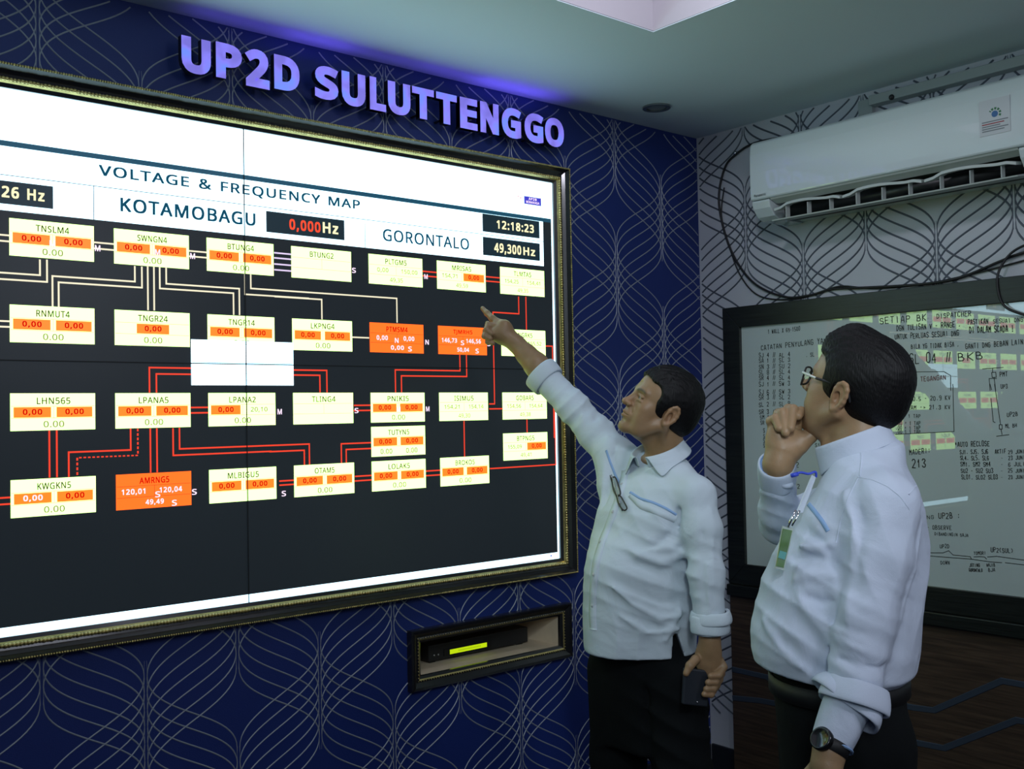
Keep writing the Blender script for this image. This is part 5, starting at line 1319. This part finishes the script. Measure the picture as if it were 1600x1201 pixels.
# collar, rolled cuffs
fr = np.array([math.cos(yaw1), math.sin(yaw1), 0]); le = np.array([-fr[1], fr[0], 0])
tilt = math.radians(22); up_ = np.array([0, 0, 1.])*math.cos(tilt)+fr*math.sin(tilt); fr2 = fr*math.cos(tilt)-np.array([0, 0, 1.])*math.sin(tilt)
le2 = np.cross(up_, fr2)
collar(S(1031, 718, 2.985), np.stack([fr2, le2, up_], 1), .071, .068, .034, .040, .018, m_shirt, shirt1, gap=14, flare=.034, spread=30)
def cuff(o, axis, r0, r1, ln, name='cuff', th=.004, wob=.0, seed=0, mats=m_shirt, parent=None, sq=1.0):
    """rolled cuff: a thick sleeve band round an axis"""
    a = np.array(axis)/np.linalg.norm(axis); t = np.cross(a, (0, 1, 0)); t /= np.linalg.norm(t); s = np.cross(a, t); rs = np.random.RandomState(seed); ph = rs.uniform(0, 6, 4)
    n = 40; prof = [(r0-.006, .004), (r0+th*.4, -.001), (r0+th, .004), (r0*.4+r1*.6+th*1.3, ln*.5), (r1+th, ln-.004), (r1+th*.3, ln), (r1-th, ln-.003), (r1-th*1.6, ln-.02)]
    v = []
    for i in range(n):
        q = 2*math.pi*i/n; w_ = 1+wob*(math.sin(2*q+ph[0])+.6*math.sin(3*q+ph[1])+.4*math.sin(5*q+ph[2]))
        for r, z in prof:
            zz = z+wob*.25*math.sin(2*q+ph[3])*.1
            v.append(np.array(o)+a*zz+(t*math.cos(q)+s*math.sin(q)*sq)*r*w_)
    k = len(prof); f = [(i*k+j, i*k+j+1, ((i+1) % n)*k+j+1, ((i+1) % n)*k+j) for i in range(n) for j in range(k-1)]
    b = MB(); b.add([tuple(p) for p in W(np.array(v, F32))], f); ob = b.build(name, mats, parent, smooth=True); m = ob.modifiers.new('sub', 'SUBSURF'); m.levels = m.render_levels = 1
    return ob
cuff(np.array(cw)-cd*.040, cd, .051, .054, .050, wob=.02, seed=2, parent=shirt1)
cuff(S(1107, 962, 2.795), (0, 0, -1), .044, .046, .048, wob=.05, seed=5, parent=shirt1)
cuff(S(1109, 955, 2.795), (.05, 0, -1), .046, .051, .034, wob=.06, seed=7, parent=shirt1)
tr1 = bvh(shirt1)
on_cloth(tr1, [(978, 738), (968, 775), (955, 812), (941, 845), (931, 880), (926, 920), (925, 955), (926, 985)], .014, name='placket', mats=m_shirt, parent=shirt1)
on_cloth(tr1, [(984, 772), (1000, 782), (1020, 788), (1040, 797), (1056, 807)], .0036, lift=.0005, thick=.0006, name='chest_stripe', mats=m_bluetrim, parent=shirt1)
on_cloth(tr1, [(947, 707), (953, 725), (961, 745), (967, 758)], .0034, lift=.0005, thick=.0006, name='chest_stripe', mats=m_bluetrim, parent=shirt1)
on_cloth(tr1, [(985, 775), (1002, 793), (1020, 799), (1055, 814)], .0105, lift=.0004, thick=.0005, name='pocket_hem', mats=m_shirt, parent=shirt1)
on_cloth(tr1, [(1070, 690), (1088, 715), (1094, 745)], .0012, lift=.0004, thick=.0005, name='shoulder_seam', mats=m_shirt, parent=shirt1)
for u, v in ((972, 760), (958, 803), (938, 850), (928, 900), (926, 948)):
    h_ = hit(tr1, u, v)
    if h_: b = MB(); q = h_[0]+h_[1]*.0035; t_ = h_[1].orthogonal().normalized()*.0052; s_ = h_[1].cross(t_); b.add([q+t_*math.cos(a)+s_*math.sin(a) for a in [i*math.pi/5 for i in range(10)]]+[q+h_[1]*.0018], [(i, (i+1) % 10, 10) for i in range(10)]); b.build('button', m_button, shirt1)
# trousers and shoes
TP = [stack([(.50, X(1010, 1100), 3.02, .095, .165), (.66, X(1006, 1080), 3.02, .112, .156), (.80, X(1003, 1040), 3.01, .114, .154), (.90, X(1002, 980), 3.01, .100, .140)], yaw1)]
for a, b_, c in leg1: TP += chain([(a[0], a[1], .70), b_, c], [.086, .078, .068], k=.035)
TP += [waves((leg1[1][0][0], 2.84, .60), .16, (.4, 0, 1), .07, .004, seed=3), sk([(1010, 1060, 2.9), (1012, 1120, 2.9), (1014, 1201, 2.9)], .014, -.012), cutplane((0, 3, .08), (0, 0, -1))]
tv, tf = polygonize(TP, (.10, 2.74, .05), (.66, 3.30, .92), .0075)
npmesh('trousers', [(W(tv), tf)], [m_trou], man1, label='black trousers')
for a, b_, c in leg1:
    SB = [ell((c[0]-.05, c[1]-.04, .035), (.135, .050, .040), (0, 0, 38), k=.02), ell((c[0], c[1], .06), (.055, .048, .055), k=.03), cutplane((0, 0, .004), (0, 0, -1))]
    v_, f_ = polygonize(SB, (c[0]-.22, c[1]-.20, -.01), (c[0]+.12, c[1]+.12, .13), .006); npmesh('shoe', [(W(v_), f_)], [m_shoe], man1)
# folded spectacles hanging from the placket
def place_mb(mb, name, mats, parent, smooth=True, **k):
    b = MB(); b.v = [tuple(p) for p in W(np.array(mb.v, F32))]; b.f = mb.f; b.m = mb.m; return b.build(name, mats, parent, smooth=smooth, **k)
g1 = thing('reading_glasses', 'black-rimmed reading glasses hooked on the shirt front of the pointing man', 'glasses', tuple(hit(tr1, 962, 775)[0]))
def gp(u, v, lift=.012):
    h_ = hit(tr1, u, v); q = h_[0]+(CAMW-h_[0]).normalized()*lift; return q
def rim(pts, r=.0018, closed=True):
    P = spline(pts+[pts[0]] if closed else pts, 5); b = MB(); b.tube(P, r, 7); return b
for P in ([(955, 750), (961, 749), (966, 762), (969, 775), (963, 777), (958, 768)], [(963, 779), (968, 777), (975, 788), (979, 797), (974, 800), (967, 792)]):
    rim([gp(*q) for q in P], .0021).build('lens_rim', m_dark, g1, smooth=True)
    lp = [gp(q[0], q[1], .0115) for q in P]; c = sum(lp, Vector())/6; b = MB(); b.add([tuple(q) for q in lp]+[tuple(c)], [(i, (i+1) % 6, 6) for i in range(6)]); b.build('lens', m_lens, g1)
rim([gp(964, 776), gp(966, 779)], .0018, False).build('bridge', m_dark, g1, smooth=True)
rim([gp(953, 746, .016), gp(958, 765, .018), gp(965, 785, .018), gp(972, 801, .016)], .0016, False).build('temple', m_dark, g1, smooth=True)
rim([gp(955, 745, .02), gp(962, 768, .022), gp(968, 790, .021)], .0014, False).build('temple', m_steel, g1, smooth=True)
# phone in his hanging hand
ph = MB(); q0 = [S(1066, 1043, 2.775), S(1105, 1047, 2.80), S(1102, 1103, 2.80), S(1063, 1099, 2.775)]
q0 = [np.array(q) for q in q0]; n_ = np.cross(q0[1]-q0[0], q0[3]-q0[0]); n_ = n_/np.linalg.norm(n_)*.006
ph.add([tuple(q+n_) for q in q0]+[tuple(q-n_) for q in q0], [(0, 1, 2, 3), (7, 6, 5, 4), (0, 4, 5, 1), (1, 5, 6, 2), (2, 6, 7, 3), (3, 7, 4, 0)])
m_case = mat('slate_phone_case', (.022, .026, .034), .4)
b = MB(); b.v = [tuple(p) for p in W(np.array(ph.v, F32))]; b.f = ph.f; b.m = [0]*6
phone = b.build('phone', m_case, None, bevel=.004); recentre(phone, W(np.array([S(1084, 1075, 2.79)], F32))[0])
tag(phone, 'dark phone in a slate case held in the pointing man\'s lowered left hand', 'phone')
b = MB(); e = W(np.array([S(1087, 1096, 2.778)], F32))[0]; b.ball(tuple(e), .0025, nu=8, nv=6); b.build('case_glint', m_chrome, phone, smooth=True)  # chrome ball added as the highlight on the dark case

# ================================================================ man with glasses and his hand at his chin
h2R = headframe(-45, 21, 2); h2o = np.array(S(1337, 613, 2.14)); h2s = .935
hp = head_prims(full=.10)
nl = inv(h2R, h2o, S(1346, 706, 2.13), h2s)
hp += [cap((-.030, 0, -.045), nl, .056, .064, k=.02), cap((.020, .0, -.092), tuple(np.array(nl)+(.045, 0, .02)), .030, .032, k=.03), ell(tuple(np.array(nl)+(.0, 0, -.02)), (.085, .085, .03), k=.02),
       ell((.045, 0, -.105), (.045, .04, .02), k=.03)]
vh, fh = polygonize(hp, (-.145, -.13, -.26), (.14, .13, .14), .0020)
col_h2 = paint_head(vh); vh2 = W(xf(vh*h2s, h2R, h2o))
# right fist at the chin
hd = 2.20
HF = [cap(S(1214, 762, 2.24), S(1215, 728, hd), .031, .028, k=.01), cap(S(1215, 728, hd), S(1222, 706, hd), .028, .034, k=.02), ell(S(1229, 694, hd+.005), (.040, .026, .036), (0, -12, 0), k=.016),
      ell(S(1214, 684, hd), (.022, .020, .032), k=.014), cap(S(1238, 706, hd-.008), S(1252, 690, hd-.012), .020, .017, k=.012)]
HF += chain([S(1209, 678, hd+.012), S(1205, 661, hd+.002), S(1212, 657, hd-.014), S(1217, 672, hd-.030)], [.0120, .0108, .0100, .0085], k=.004)      # little
HF += chain([S(1216, 672, hd+.012), S(1217, 650, hd-.002), S(1223, 648, hd-.018), S(1227, 679, hd-.038)], [.0130, .0118, .0108, .0088], k=.003)      # ring
HF += chain([S(1228, 668, hd+.012), S(1232, 643, hd-.004), S(1239, 643, hd-.020), S(1235, 672, hd-.040)], [.0135, .0120, .0110, .0090], k=.003)      # middle
HF += chain([S(1243, 672, hd+.010), S(1244, 648, hd+.000), S(1251, 646, hd-.012), S(1247, 653, hd-.026)], [.0135, .0118, .0108, .0090], k=.003)      # index, at the chin
HF += chain([S(1250, 700, hd-.014), S(1266, 684, hd-.014), S(1266, 668, hd-.006), S(1259, 657, hd+.000)], [.0165, .0140, .0125, .0105], k=.006)      # thumb
lo = np.array(S(1180, 770, 2.26))-(0.01, .12, 0); hi = np.array(S(1285, 625, 2.26))+(.01, .08, .02)
vf, ff = polygonize(HF, (lo[0], 2.08, lo[2]), (hi[0], 2.32, hi[2]), .0021)
# lowered left hand
LW = S(1292, 1168, 1.885)
HG = [cap(S(1318, 1100, 1.91), LW, .030, .0265, k=.01), cap(LW, S(1287, 1190, 1.88), .0265, .028, k=.015), ell(S(1282, 1222, 1.88), (.020, .034, .046), (0, 10, 15), k=.018)]
for i, dy in enumerate((-.030, -.010, .010, .028)):
    b0 = S(1278, 1246, 1.88); L_ = (.9, 1, .95, .8)[i]
    P_ = [(b0[0], b0[1]+dy, b0[2]), (b0[0]-.008, b0[1]+dy*1.05, b0[2]-.038*L_), (b0[0]+.004, b0[1]+dy*1.05, b0[2]-.062*L_), (b0[0]+.018, b0[1]+dy, b0[2]-.076*L_)]
    HG += chain(P_, [.0115, .0102, .0095, .0080], k=.004)
b0 = S(1280, 1205, 1.88); HG += chain([(b0[0]-.005, b0[1]+.025, b0[2]), (b0[0]-.030, b0[1]+.035, b0[2]-.030), (b0[0]-.034, b0[1]+.030, b0[2]-.058)], [.014, .0115, .0095], k=.008)
vg, fg = polygonize(HG, (LW[0]-.09, 1.78, LW[2]-.19), (S(1350, 1100, 1.91)[0], 1.98, S(1318, 1080, 1.91)[2]), .0028)
yaw2 = math.radians(160)
def Z2(v, d=2.13, u=1320): return S(u, v, d)[2]
def X2(u, v, d=2.13): return S(u, v, d)[0]
T2 = [(Z2(1050), X2(1303, 1050), 2.13, .135, .165), (Z2(1038), X2(1301, 1038), 2.13, .156, .182), (Z2(1010), X2(1300, 1010), 2.13, .164, .190), (Z2(970), X2(1302, 970), 2.13, .166, .192), (Z2(900), X2(1316, 900), 2.13, .160, .190),
      (Z2(850), X2(1330, 850), 2.13, .146, .186), (Z2(800), X2(1345, 800), 2.13, .122, .180), (Z2(768), X2(1353, 768), 2.13, .100, .165), (Z2(738), X2(1352, 738), 2.13, .082, .125), (Z2(705), X2(1350, 705), 2.13, .064, .078)]
n2, f2 = S(1380, 792, 1.985), S(1335, 785, 2.28)
eF = S(1219, 820, 2.36)
legs2 = [((X2(1322, 1080), 2.045, .86), (X2(1318, 1190), 2.04, .46), (X2(1322, 1190), 2.05, .10)), ((X2(1306, 1080), 2.22, .86), (X2(1300, 1190), 2.22, .46), (X2(1304, 1190), 2.23, .10))]
BP = [stack(shr(T2, .030), yaw2), stack([(.76, X2(1310, 1060), 2.13, .085, .125), (Z2(1050)+.02, X2(1306, 1050), 2.13, .09, .125)], yaw2)]
BP += chain([n2, S(1344, 965, 1.955), S(1312, 1110, 1.91)], [.036, .033, .028], k=.03) + chain([f2, eF, S(1214, 752, 2.235)], [.040, .032, .028], k=.03)
for a, b_, c in legs2: BP += chain([(a[0], a[1], .78), b_, c], [.066, .052, .035], k=.03)
vb, fb = polygonize(BP, (.45, 1.84, .05), (.90, 2.50, 1.42), .011)
cols = np.concatenate([col_h2, np.ones((len(vf)+len(vg)+len(vb), 3), F32)])
man2 = npmesh('person', [(vh2, fh), (W(vf), ff), (W(vg), fg), (W(vb), fb)], [m_skin2], cols=cols)
recentre(man2, W(np.array([[X2(1312, 1100), 2.13, 0]], F32))[0])
tag(man2, 'man in pale blue-grey shirt and glasses with a fist at his chin before the whiteboard', 'person')
for s in (1, -1):
    b = MB(); b.ball((0, 0, 0), 1, nu=20, nv=14); E_ = np.array(b.v, F32)
    ey = MB(); ey.add([tuple(p) for p in W(xf((E_*.0128+V(.0800, s*.031, .001))*h2s, h2R, h2o))], b.f); eo = ey.build('eye', m_eyew, man2, smooth=True)
    g = V(.95, 0, .1); g = g/np.linalg.norm(g); t = np.linspace(0, 2*math.pi, 17)[:-1]; a_ = np.cross(g, V(0, 1, 0)); a_ /= np.linalg.norm(a_); c_ = np.cross(g, a_)
    ring = [(V(.0800, s*.031, .001)+g*.0117+(a_*math.cos(q)+c_*math.sin(q))*.0056) for q in t]+[V(.0800, s*.031, .001)+g*.01345]
    ir = MB(); ir.add([tuple(p) for p in W(xf(np.array(ring, F32)*h2s, h2R, h2o))], [(i, (i+1) % 16, 16) for i in range(16)]); ir.build('iris', m_iris, eo, smooth=True)
hq = hair_prims(seed=9, front=.046, spike=.0016, vol=.009, nape=-.066)
hq.insert(3, ell((.045, 0, .105), (.045, .050, .028), (0, 25, 0), k=.03))
hv, hf = polygonize(hq, (-.15, -.13, -.13), (.13, .13, .175), .0020)
npmesh('hair', [(W(xf(hv*h2s, h2R, h2o)), hf)], [m_hair], man2)

S2 = [stack(T2, yaw2, p=2.3)]
S2 += [ell(S(1368, 706, 2.13), (.050, .066, .034), k=.03)]
S2 += [cap(n2, S(1362, 742, 2.08), .050, .030, k=.04), cap(f2, S(1345, 738, 2.18), .048, .030, k=.04)]
S2 += chain([n2, S(1366, 870, 1.965), S(1343, 965, 1.95), S(1326, 1085, 1.925)], [.060, .060, .057, .050], k=.03, kk=.025)
S2 += chain([f2, eF, S(1216, 800, 2.31), S(1213, 732, 2.205)], [.058, .045, .042, .036], k=.03, kk=.02)
S2 += [sk([(1300, 860, 1.96), (1304, 930, 1.94), (1300, 1010, 1.95), (1296, 1060, 1.95)], .012, -.010), sk([(1388, 860, 1.98), (1392, 930, 1.98), (1386, 1010, 1.98)], .012, -.010),
       sk([(1262, 835, 2.02), (1285, 850, 1.99), (1300, 880, 1.97)], .009, -.008), sk([(1232, 850, 2.03), (1262, 858, 2.0), (1298, 852, 1.98)], .008, .007), sk([(1240, 878, 2.02), (1268, 872, 2.0), (1298, 878, 1.97)], .008, -.006),
       sk([(1240, 905, 2.0), (1270, 898, 1.98), (1300, 902, 1.96)], .009, .006), sk([(1262, 935, 1.98), (1282, 942, 1.97), (1300, 940, 1.96)], .007, -.006), sk([(1212, 1000, 2.0), (1240, 1030, 1.97), (1280, 1048, 1.96)], .009, -.006),
       sk([(1190, 970, 2.05), (1215, 1010, 2.0), (1248, 1040, 1.97)], .009, .006), sk([(1218, 930, 2.0), (1250, 980, 1.97), (1290, 1030, 1.95)], .010, -.004), sk([(1225, 905, 2.0), (1262, 960, 1.97), (1294, 1000, 1.95)], .010, .004),
       sk([(1400, 1000, 2.0), (1412, 1020, 2.02), (1420, 1030, 2.04)], .009, -.006), sk([(1388, 1030, 1.99), (1410, 985, 2.0), (1432, 950, 2.03)], .010, .005), sk([(1392, 905, 1.98), (1415, 930, 2.0), (1430, 945, 2.03)], .010, -.005)]
S2 += [sk([(1318, 770, 1.99), (1330, 820, 1.94), (1322, 900, 1.92), (1320, 980, 1.90)], .008, .004), sk([(1345, 762, 1.98), (1344, 830, 1.93), (1336, 920, 1.91)], .008, -.004), sk([(1372, 770, 1.95), (1372, 840, 1.92)], .009, .003),
       sk([(1306, 975, 1.92), (1330, 985, 1.89), (1368, 1000, 1.91)], .007, -.003), sk([(1308, 1000, 1.92), (1335, 1015, 1.88), (1372, 1022, 1.91)], .008, .004), sk([(1312, 1030, 1.91), (1340, 1040, 1.88), (1374, 1042, 1.91)], .007, -.006),
       sk([(1364, 905, 1.92), (1380, 925, 1.93), (1388, 950, 1.95)], .007, -.006), sk([(1350, 950, 1.9), (1372, 935, 1.91), (1386, 905, 1.94)], .007, .005), sk([(1318, 1050, 1.9), (1345, 1062, 1.88), (1368, 1060, 1.9)], .006, .005)]
for i, v in enumerate((752, 770, 790, 806)):
    S2.append(sk([(1190, v+8, 2.20), (1212, v, 2.18), (1238, v-8, 2.2)], .006, (-.005, .005)[i % 2]))
S2 += [waves(S(1240, 940, 2.0), .16, (.5, 0, 1), .055, .0025, seed=1), waves(S(1340, 860, 1.93), .15, (1, 0, .3), .050, .0022, seed=2), waves(S(1410, 880, 2.02), .13, (1, 0, -.4), .055, .0025, seed=6),
       waves(S(1340, 1010, 1.90), .09, (.4, 0, 1), .045, .0014, seed=4), waves(S(1215, 780, 2.24), .07, (.3, 0, 1), .035, .0020, seed=7)]
kz = Z2(1052); S2.append(cutplane((X2(1303, 1050), 2.13, kz+.004), (-.16, 0, -1)))
S2.append(slicer(S(1326, 1092, 1.92), (-.25, 0, -1), S(1318, 1130, 1.92), .085)); S2.append(slicer(S(1213, 745, 2.225), (0, -.3, 1), S(1213, 712, 2.2), .07))
sv, sf = polygonize(S2, (S(1165, 900, 2.2)[0]-.02, 1.83, Z2(1130)), (S(1460, 850, 2.1)[0]+.02, 2.46, 1.42), .0044)
shirt2 = npmesh('shirt', [(W(sv), sf)], [m_shirt2], man2, label='pale blue-grey long-sleeved shirt')
fr = np.array([math.cos(yaw2), math.sin(yaw2), 0]); tilt = math.radians(20)
up_ = np.array([0, 0, 1.])*math.cos(tilt)+fr*math.sin(tilt); fr2 = fr*math.cos(tilt)-np.array([0, 0, 1.])*math.sin(tilt); le2 = np.cross(up_, fr2)
collar(S(1338, 707, 2.13), np.stack([fr2, le2, up_], 1), .070, .068, .034, .044, .016, m_shirt2, shirt2, gap=10, flare=.016, spread=10)
ax = np.array(S(1300, 1150, 1.90))-np.array(S(1330, 1080, 1.925)); ax = ax/np.linalg.norm(ax)
cuff(S(1324, 1092, 1.92), ax, .042, .035, .088, wob=.05, seed=3, parent=shirt2, mats=m_shirt2, name='inner_cuff')
cuff(np.array(S(1300, 1158, 1.895)), ax, .0362, .0355, .007, wob=.05, seed=3, parent=shirt2, mats=m_bluetrim, name='cuff_trim', th=.002)
cuff(S(1334, 1066, 1.925), ax+np.array([.12, 0, .0]), .051, .061, .046, wob=.10, seed=8, parent=shirt2, mats=m_shirt2, name='turned_back_cuff')
cuff(S(1331, 1086, 1.922), ax+np.array([-.35, 0, .0]), .052, .060, .032, wob=.13, seed=12, parent=shirt2, mats=m_shirt2, name='turned_back_cuff')
up3 = np.array(S(1213, 722, 2.20))-np.array(S(1215, 790, 2.30)); up3 = up3/np.linalg.norm(up3)
cuff(np.array(S(1213, 727, 2.207))-up3*.062, up3, .0375, .0375, .064, wob=.03, seed=4, parent=shirt2, mats=m_shirt2, name='cuff')
cuff(np.array(S(1213, 727, 2.207))-up3*.004, up3, .0355, .0352, .006, wob=.03, seed=4, parent=shirt2, mats=m_bluetrim, name='cuff_trim', th=.0015)
tr2 = bvh(shirt2)
for P in ([(1340, 748), (1362, 752), (1385, 762), (1405, 778), (1420, 800)], [(1340, 748), (1326, 775), (1312, 812), (1304, 850)], [(1418, 775), (1434, 757), (1442, 775)], [(1345, 690), (1345, 720), (1342, 748)]):
    on_cloth(tr2, P, .0012, lift=.0003, thick=.0005, name='seam', mats=m_shirt2, parent=shirt2)
on_cloth(tr2, [(1262, 790), (1272, 802), (1284, 818), (1292, 832)], .0045, lift=.0005, thick=.0006, name='pocket_trim', mats=m_bluetrim, parent=shirt2)
TP = [stack([(.66, X2(1312, 1100), 2.13, .115, .155), (.86, X2(1308, 1070), 2.13, .128, .165), (kz+.02, X2(1306, 1050), 2.13, .128, .160)], yaw2)]
for a, b_, c in legs2: TP += chain([(a[0], a[1], .80), b_, c], [.100, .082, .070], k=.03)
TP += [waves((X2(1300, 1100), 1.96, .70), .20, (1, 0, .2), .09, .004, seed=2), sk([(1262, 1080, 2.0), (1264, 1140, 1.98), (1262, 1200, 1.98)], .012, -.008), cutplane((0, 3, .08), (0, 0, -1))]
tv, tf = polygonize(TP, (X2(1190, 1100)-.06, 1.90, .05), (X2(1450, 1100)+.04, 2.36, kz+.03), .0075)
npmesh('trousers', [(W(tv), tf)], [m_trou], man2, label='black trousers')
b = MB(); n_ = 48; v = []
for i in range(n_):
    q = 2*math.pi*i/n_; a_, b2 = .134*math.cos(q), .169*math.sin(q); x = X2(1306, 1052)+a_*math.cos(yaw2)-b2*math.sin(yaw2); y = 2.13+a_*math.sin(yaw2)+b2*math.cos(yaw2)
    v += [(x, y, kz-.030), (x, y, kz+.006)]
b.add([tuple(p) for p in W(np.array(v, F32))], [(2*i, 2*i+1, (2*i+3) % (2*n_), (2*i+2) % (2*n_)) for i in range(n_)]); ob = b.build('belt', m_belt, man2, smooth=True); m = ob.modifiers.new('s', 'SOLIDIFY'); m.thickness = .004
for a, b_, c in legs2:
    SB = [ell((c[0]-.06, c[1]+.02, .035), (.135, .050, .040), (0, 0, -20), k=.02), ell((c[0], c[1], .06), (.055, .048, .055), k=.03), cutplane((0, 0, .004), (0, 0, -1))]
    v_, f_ = polygonize(SB, (c[0]-.22, c[1]-.12, -.01), (c[0]+.12, c[1]+.14, .13), .006); npmesh('shoe', [(W(v_), f_)], [m_shoe], man2)
# spectacles worn by him
def HL2(*p): return tuple(xf(np.array([p], F32)*h2s, h2R, h2o)[0])
g2 = thing('eyeglasses', 'black-rimmed eyeglasses with highlights coloured onto the temple fronts on the man with a fist at his chin', 'glasses', tuple(float(t) for t in W(np.array([HL2(.108, 0, -.01)], F32))[0]))
for s in (1, -1):
    P = []
    for i in range(20):
        q = 2*math.pi*i/20; c, sn = math.cos(q), math.sin(q); P.append(HL2(.112-.010*abs(c)*(c*s > 0)-.003, s*.034+.025*math.copysign(abs(c)**.7, c), -.002+.0205*math.copysign(abs(sn)**.7, sn)))
    b = MB(); b.tube(spline(P+[P[0]], 2), .0020, 7); place_mb(b, 'rim', m_dark, g2)
    b = MB(); cc = tuple(np.mean(P, 0)); b.add(P+[cc], [(i, (i+1) % 20, 20) for i in range(20)]); place_mb(b, 'lens', m_lens, g2)
    b = MB(); b.tube(spline([HL2(.100, s*.064, .010), HL2(.085, s*.070, .010), HL2(.058, s*.0755, .010)], 5), .0026, 8, flat=1); place_mb(b, 'temple_highlight', mat('painted_highlight_%s' % ('near' if s > 0 else 'far'), (.62, .66, .62), .3, metal=.4), g2)  # pale colour paints a highlight onto the front of the black temple
    b = MB(); b.tube(spline([HL2(.060, s*.0755, .010), HL2(.020, s*.0800, .013), HL2(-.008, s*.0835, .018), HL2(-.024, s*.084, .008), HL2(-.034, s*.080, -.012)], 5), .0028, 8); place_mb(b, 'temple', m_dark, g2)
b = MB(); b.tube(spline([HL2(.111, .010, .004), HL2(.114, 0, .007), HL2(.111, -.010, .004)], 4), .0018, 7); place_mb(b, 'bridge', m_dark, g2)
# identity badge hanging from the pocket
def q3(u, v, d): return tuple(float(t) for t in W(np.array([S(u, v, d)], F32))[0])
hb = hit(tr2, 1240, 860); dB = 2.0
bd = thing('identity_badge', 'green identity badge on a white strap clipped to the shirt pocket of the chin-holding man', 'badge', q3(1224, 860, dB))
def slab(P, th, name, mats, parent, **k):
    P = [Vector(p) for p in P]; n = (P[1]-P[0]).cross(P[-1]-P[0]).normalized()*th/2; m = len(P); b = MB()
    b.add([p+n for p in P]+[p-n for p in P], [tuple(range(m)), tuple(range(2*m-1, m-1, -1))]+[(i, m+i, m+(i+1) % m, (i+1) % m) for i in range(m)]); return b.build(name, mats, parent, **k)
m_bg = mat('badge_green', (.10, .20, .05), .25, coat=.6, noise=(30, .4)); m_strap = mat('white_strap', (.62, .68, .76), .5); m_clipb = mat('blue_clip_cord', (.035, .07, .55), .45); m_sleeve = mat('clear_badge_sleeve', (.45, .52, .45), .1, coat=1.)
slab([q3(1221, 824, dB), q3(1238, 828, dB+.02), q3(1223, 893, dB+.02), q3(1209, 889, dB)], .0015, 'badge_sleeve', m_sleeve, bd)
slab([q3(1222, 828, dB-.002), q3(1236, 831, dB+.017), q3(1222, 889, dB+.017), q3(1211, 886, dB-.002)], .0012, 'badge_card', m_bg, bd)
slab([q3(1217, 862, dB-.004), q3(1227, 865, dB+.009), q3(1224, 876, dB+.009), q3(1214, 873, dB-.004)], .0010, 'badge_print', mat('badge_teal_print', (.12, .38, .34), .4), bd)
b = MB(); b.tube([q3(1230, 826, dB+.008), q3(1236, 812, dB+.01), q3(1243, 800, dB+.012)], .0028, 8); b.tube([q3(1236, 824, dB+.010), q3(1243, 812, dB+.012), q3(1248, 800, dB+.014)], .0022, 8); b.build('metal_clip', m_chrome, bd, smooth=True)
slab([q3(1243, 803, dB+.02), q3(1252, 803, dB+.03), q3(1273, 748, dB+.04), q3(1268, 745, dB+.03)], .003, 'strap', m_strap, bd)
b = MB(); b.tube(spline([q3(1236, 745, dB+.03), q3(1250, 741, dB+.03), q3(1262, 743, dB+.03), q3(1273, 740, dB+.035), q3(1274, 748, dB+.04)], 5), .0024, 8); b.tube([q3(1235, 746, dB+.03), q3(1246, 743, dB+.03)], .0042, 8); b.build('blue_cord', m_clipb, bd, smooth=True)
# wristwatch
wt = thing('wristwatch', 'black wristwatch on the lowered left wrist of the man with glasses', 'watch', q3(1292, 1166, 1.885))
b = MB(); nseg = 30; a0 = np.array(LW)-ax*.006; tt = np.cross(ax, (0, 1, 0)); tt /= np.linalg.norm(tt); ss = np.cross(ax, tt); v = []
for i in range(nseg):
    q = 2*math.pi*i/nseg; d_ = tt*math.cos(q)+ss*math.sin(q)
    for r, z in ((.0300, -.011), (.0325, -.010), (.0325, .010), (.0300, .011)): v.append(a0+d_*r+ax*z)
b.add([tuple(p) for p in v], [(4*i+k, 4*i+(k+1) % 4, 4*((i+1) % nseg)+(k+1) % 4, 4*((i+1) % nseg)+k) for i in range(nseg) for k in range(4)]); place_mb(b, 'strap', m_belt, wt)
dd = -np.array([.80, .55, .0]); dd -= ax*(dd@ax); dd /= np.linalg.norm(dd); e1 = np.cross(ax, dd); b = MB(); c0 = a0+dd*.031; v = []
for i in range(28):
    q = 2*math.pi*i/28; w_ = ax*math.cos(q)+e1*math.sin(q); v += [c0+w_*.021-dd*.004, c0+w_*.021+dd*.006, c0+w_*.018+dd*.008, c0+w_*.0165+dd*.0065]
v += [c0+dd*.0065]; b.add([tuple(p) for p in v], [(4*i+k, 4*i+k+1, 4*((i+1) % 28)+k+1, 4*((i+1) % 28)+k) for i in range(28) for k in range(3)]+[(4*i+3, 112, 4*((i+1) % 28)+3) for i in range(28)]); place_mb(b, 'watch_case', mat('gunmetal', (.06, .06, .065), .2, metal=.9), wt)
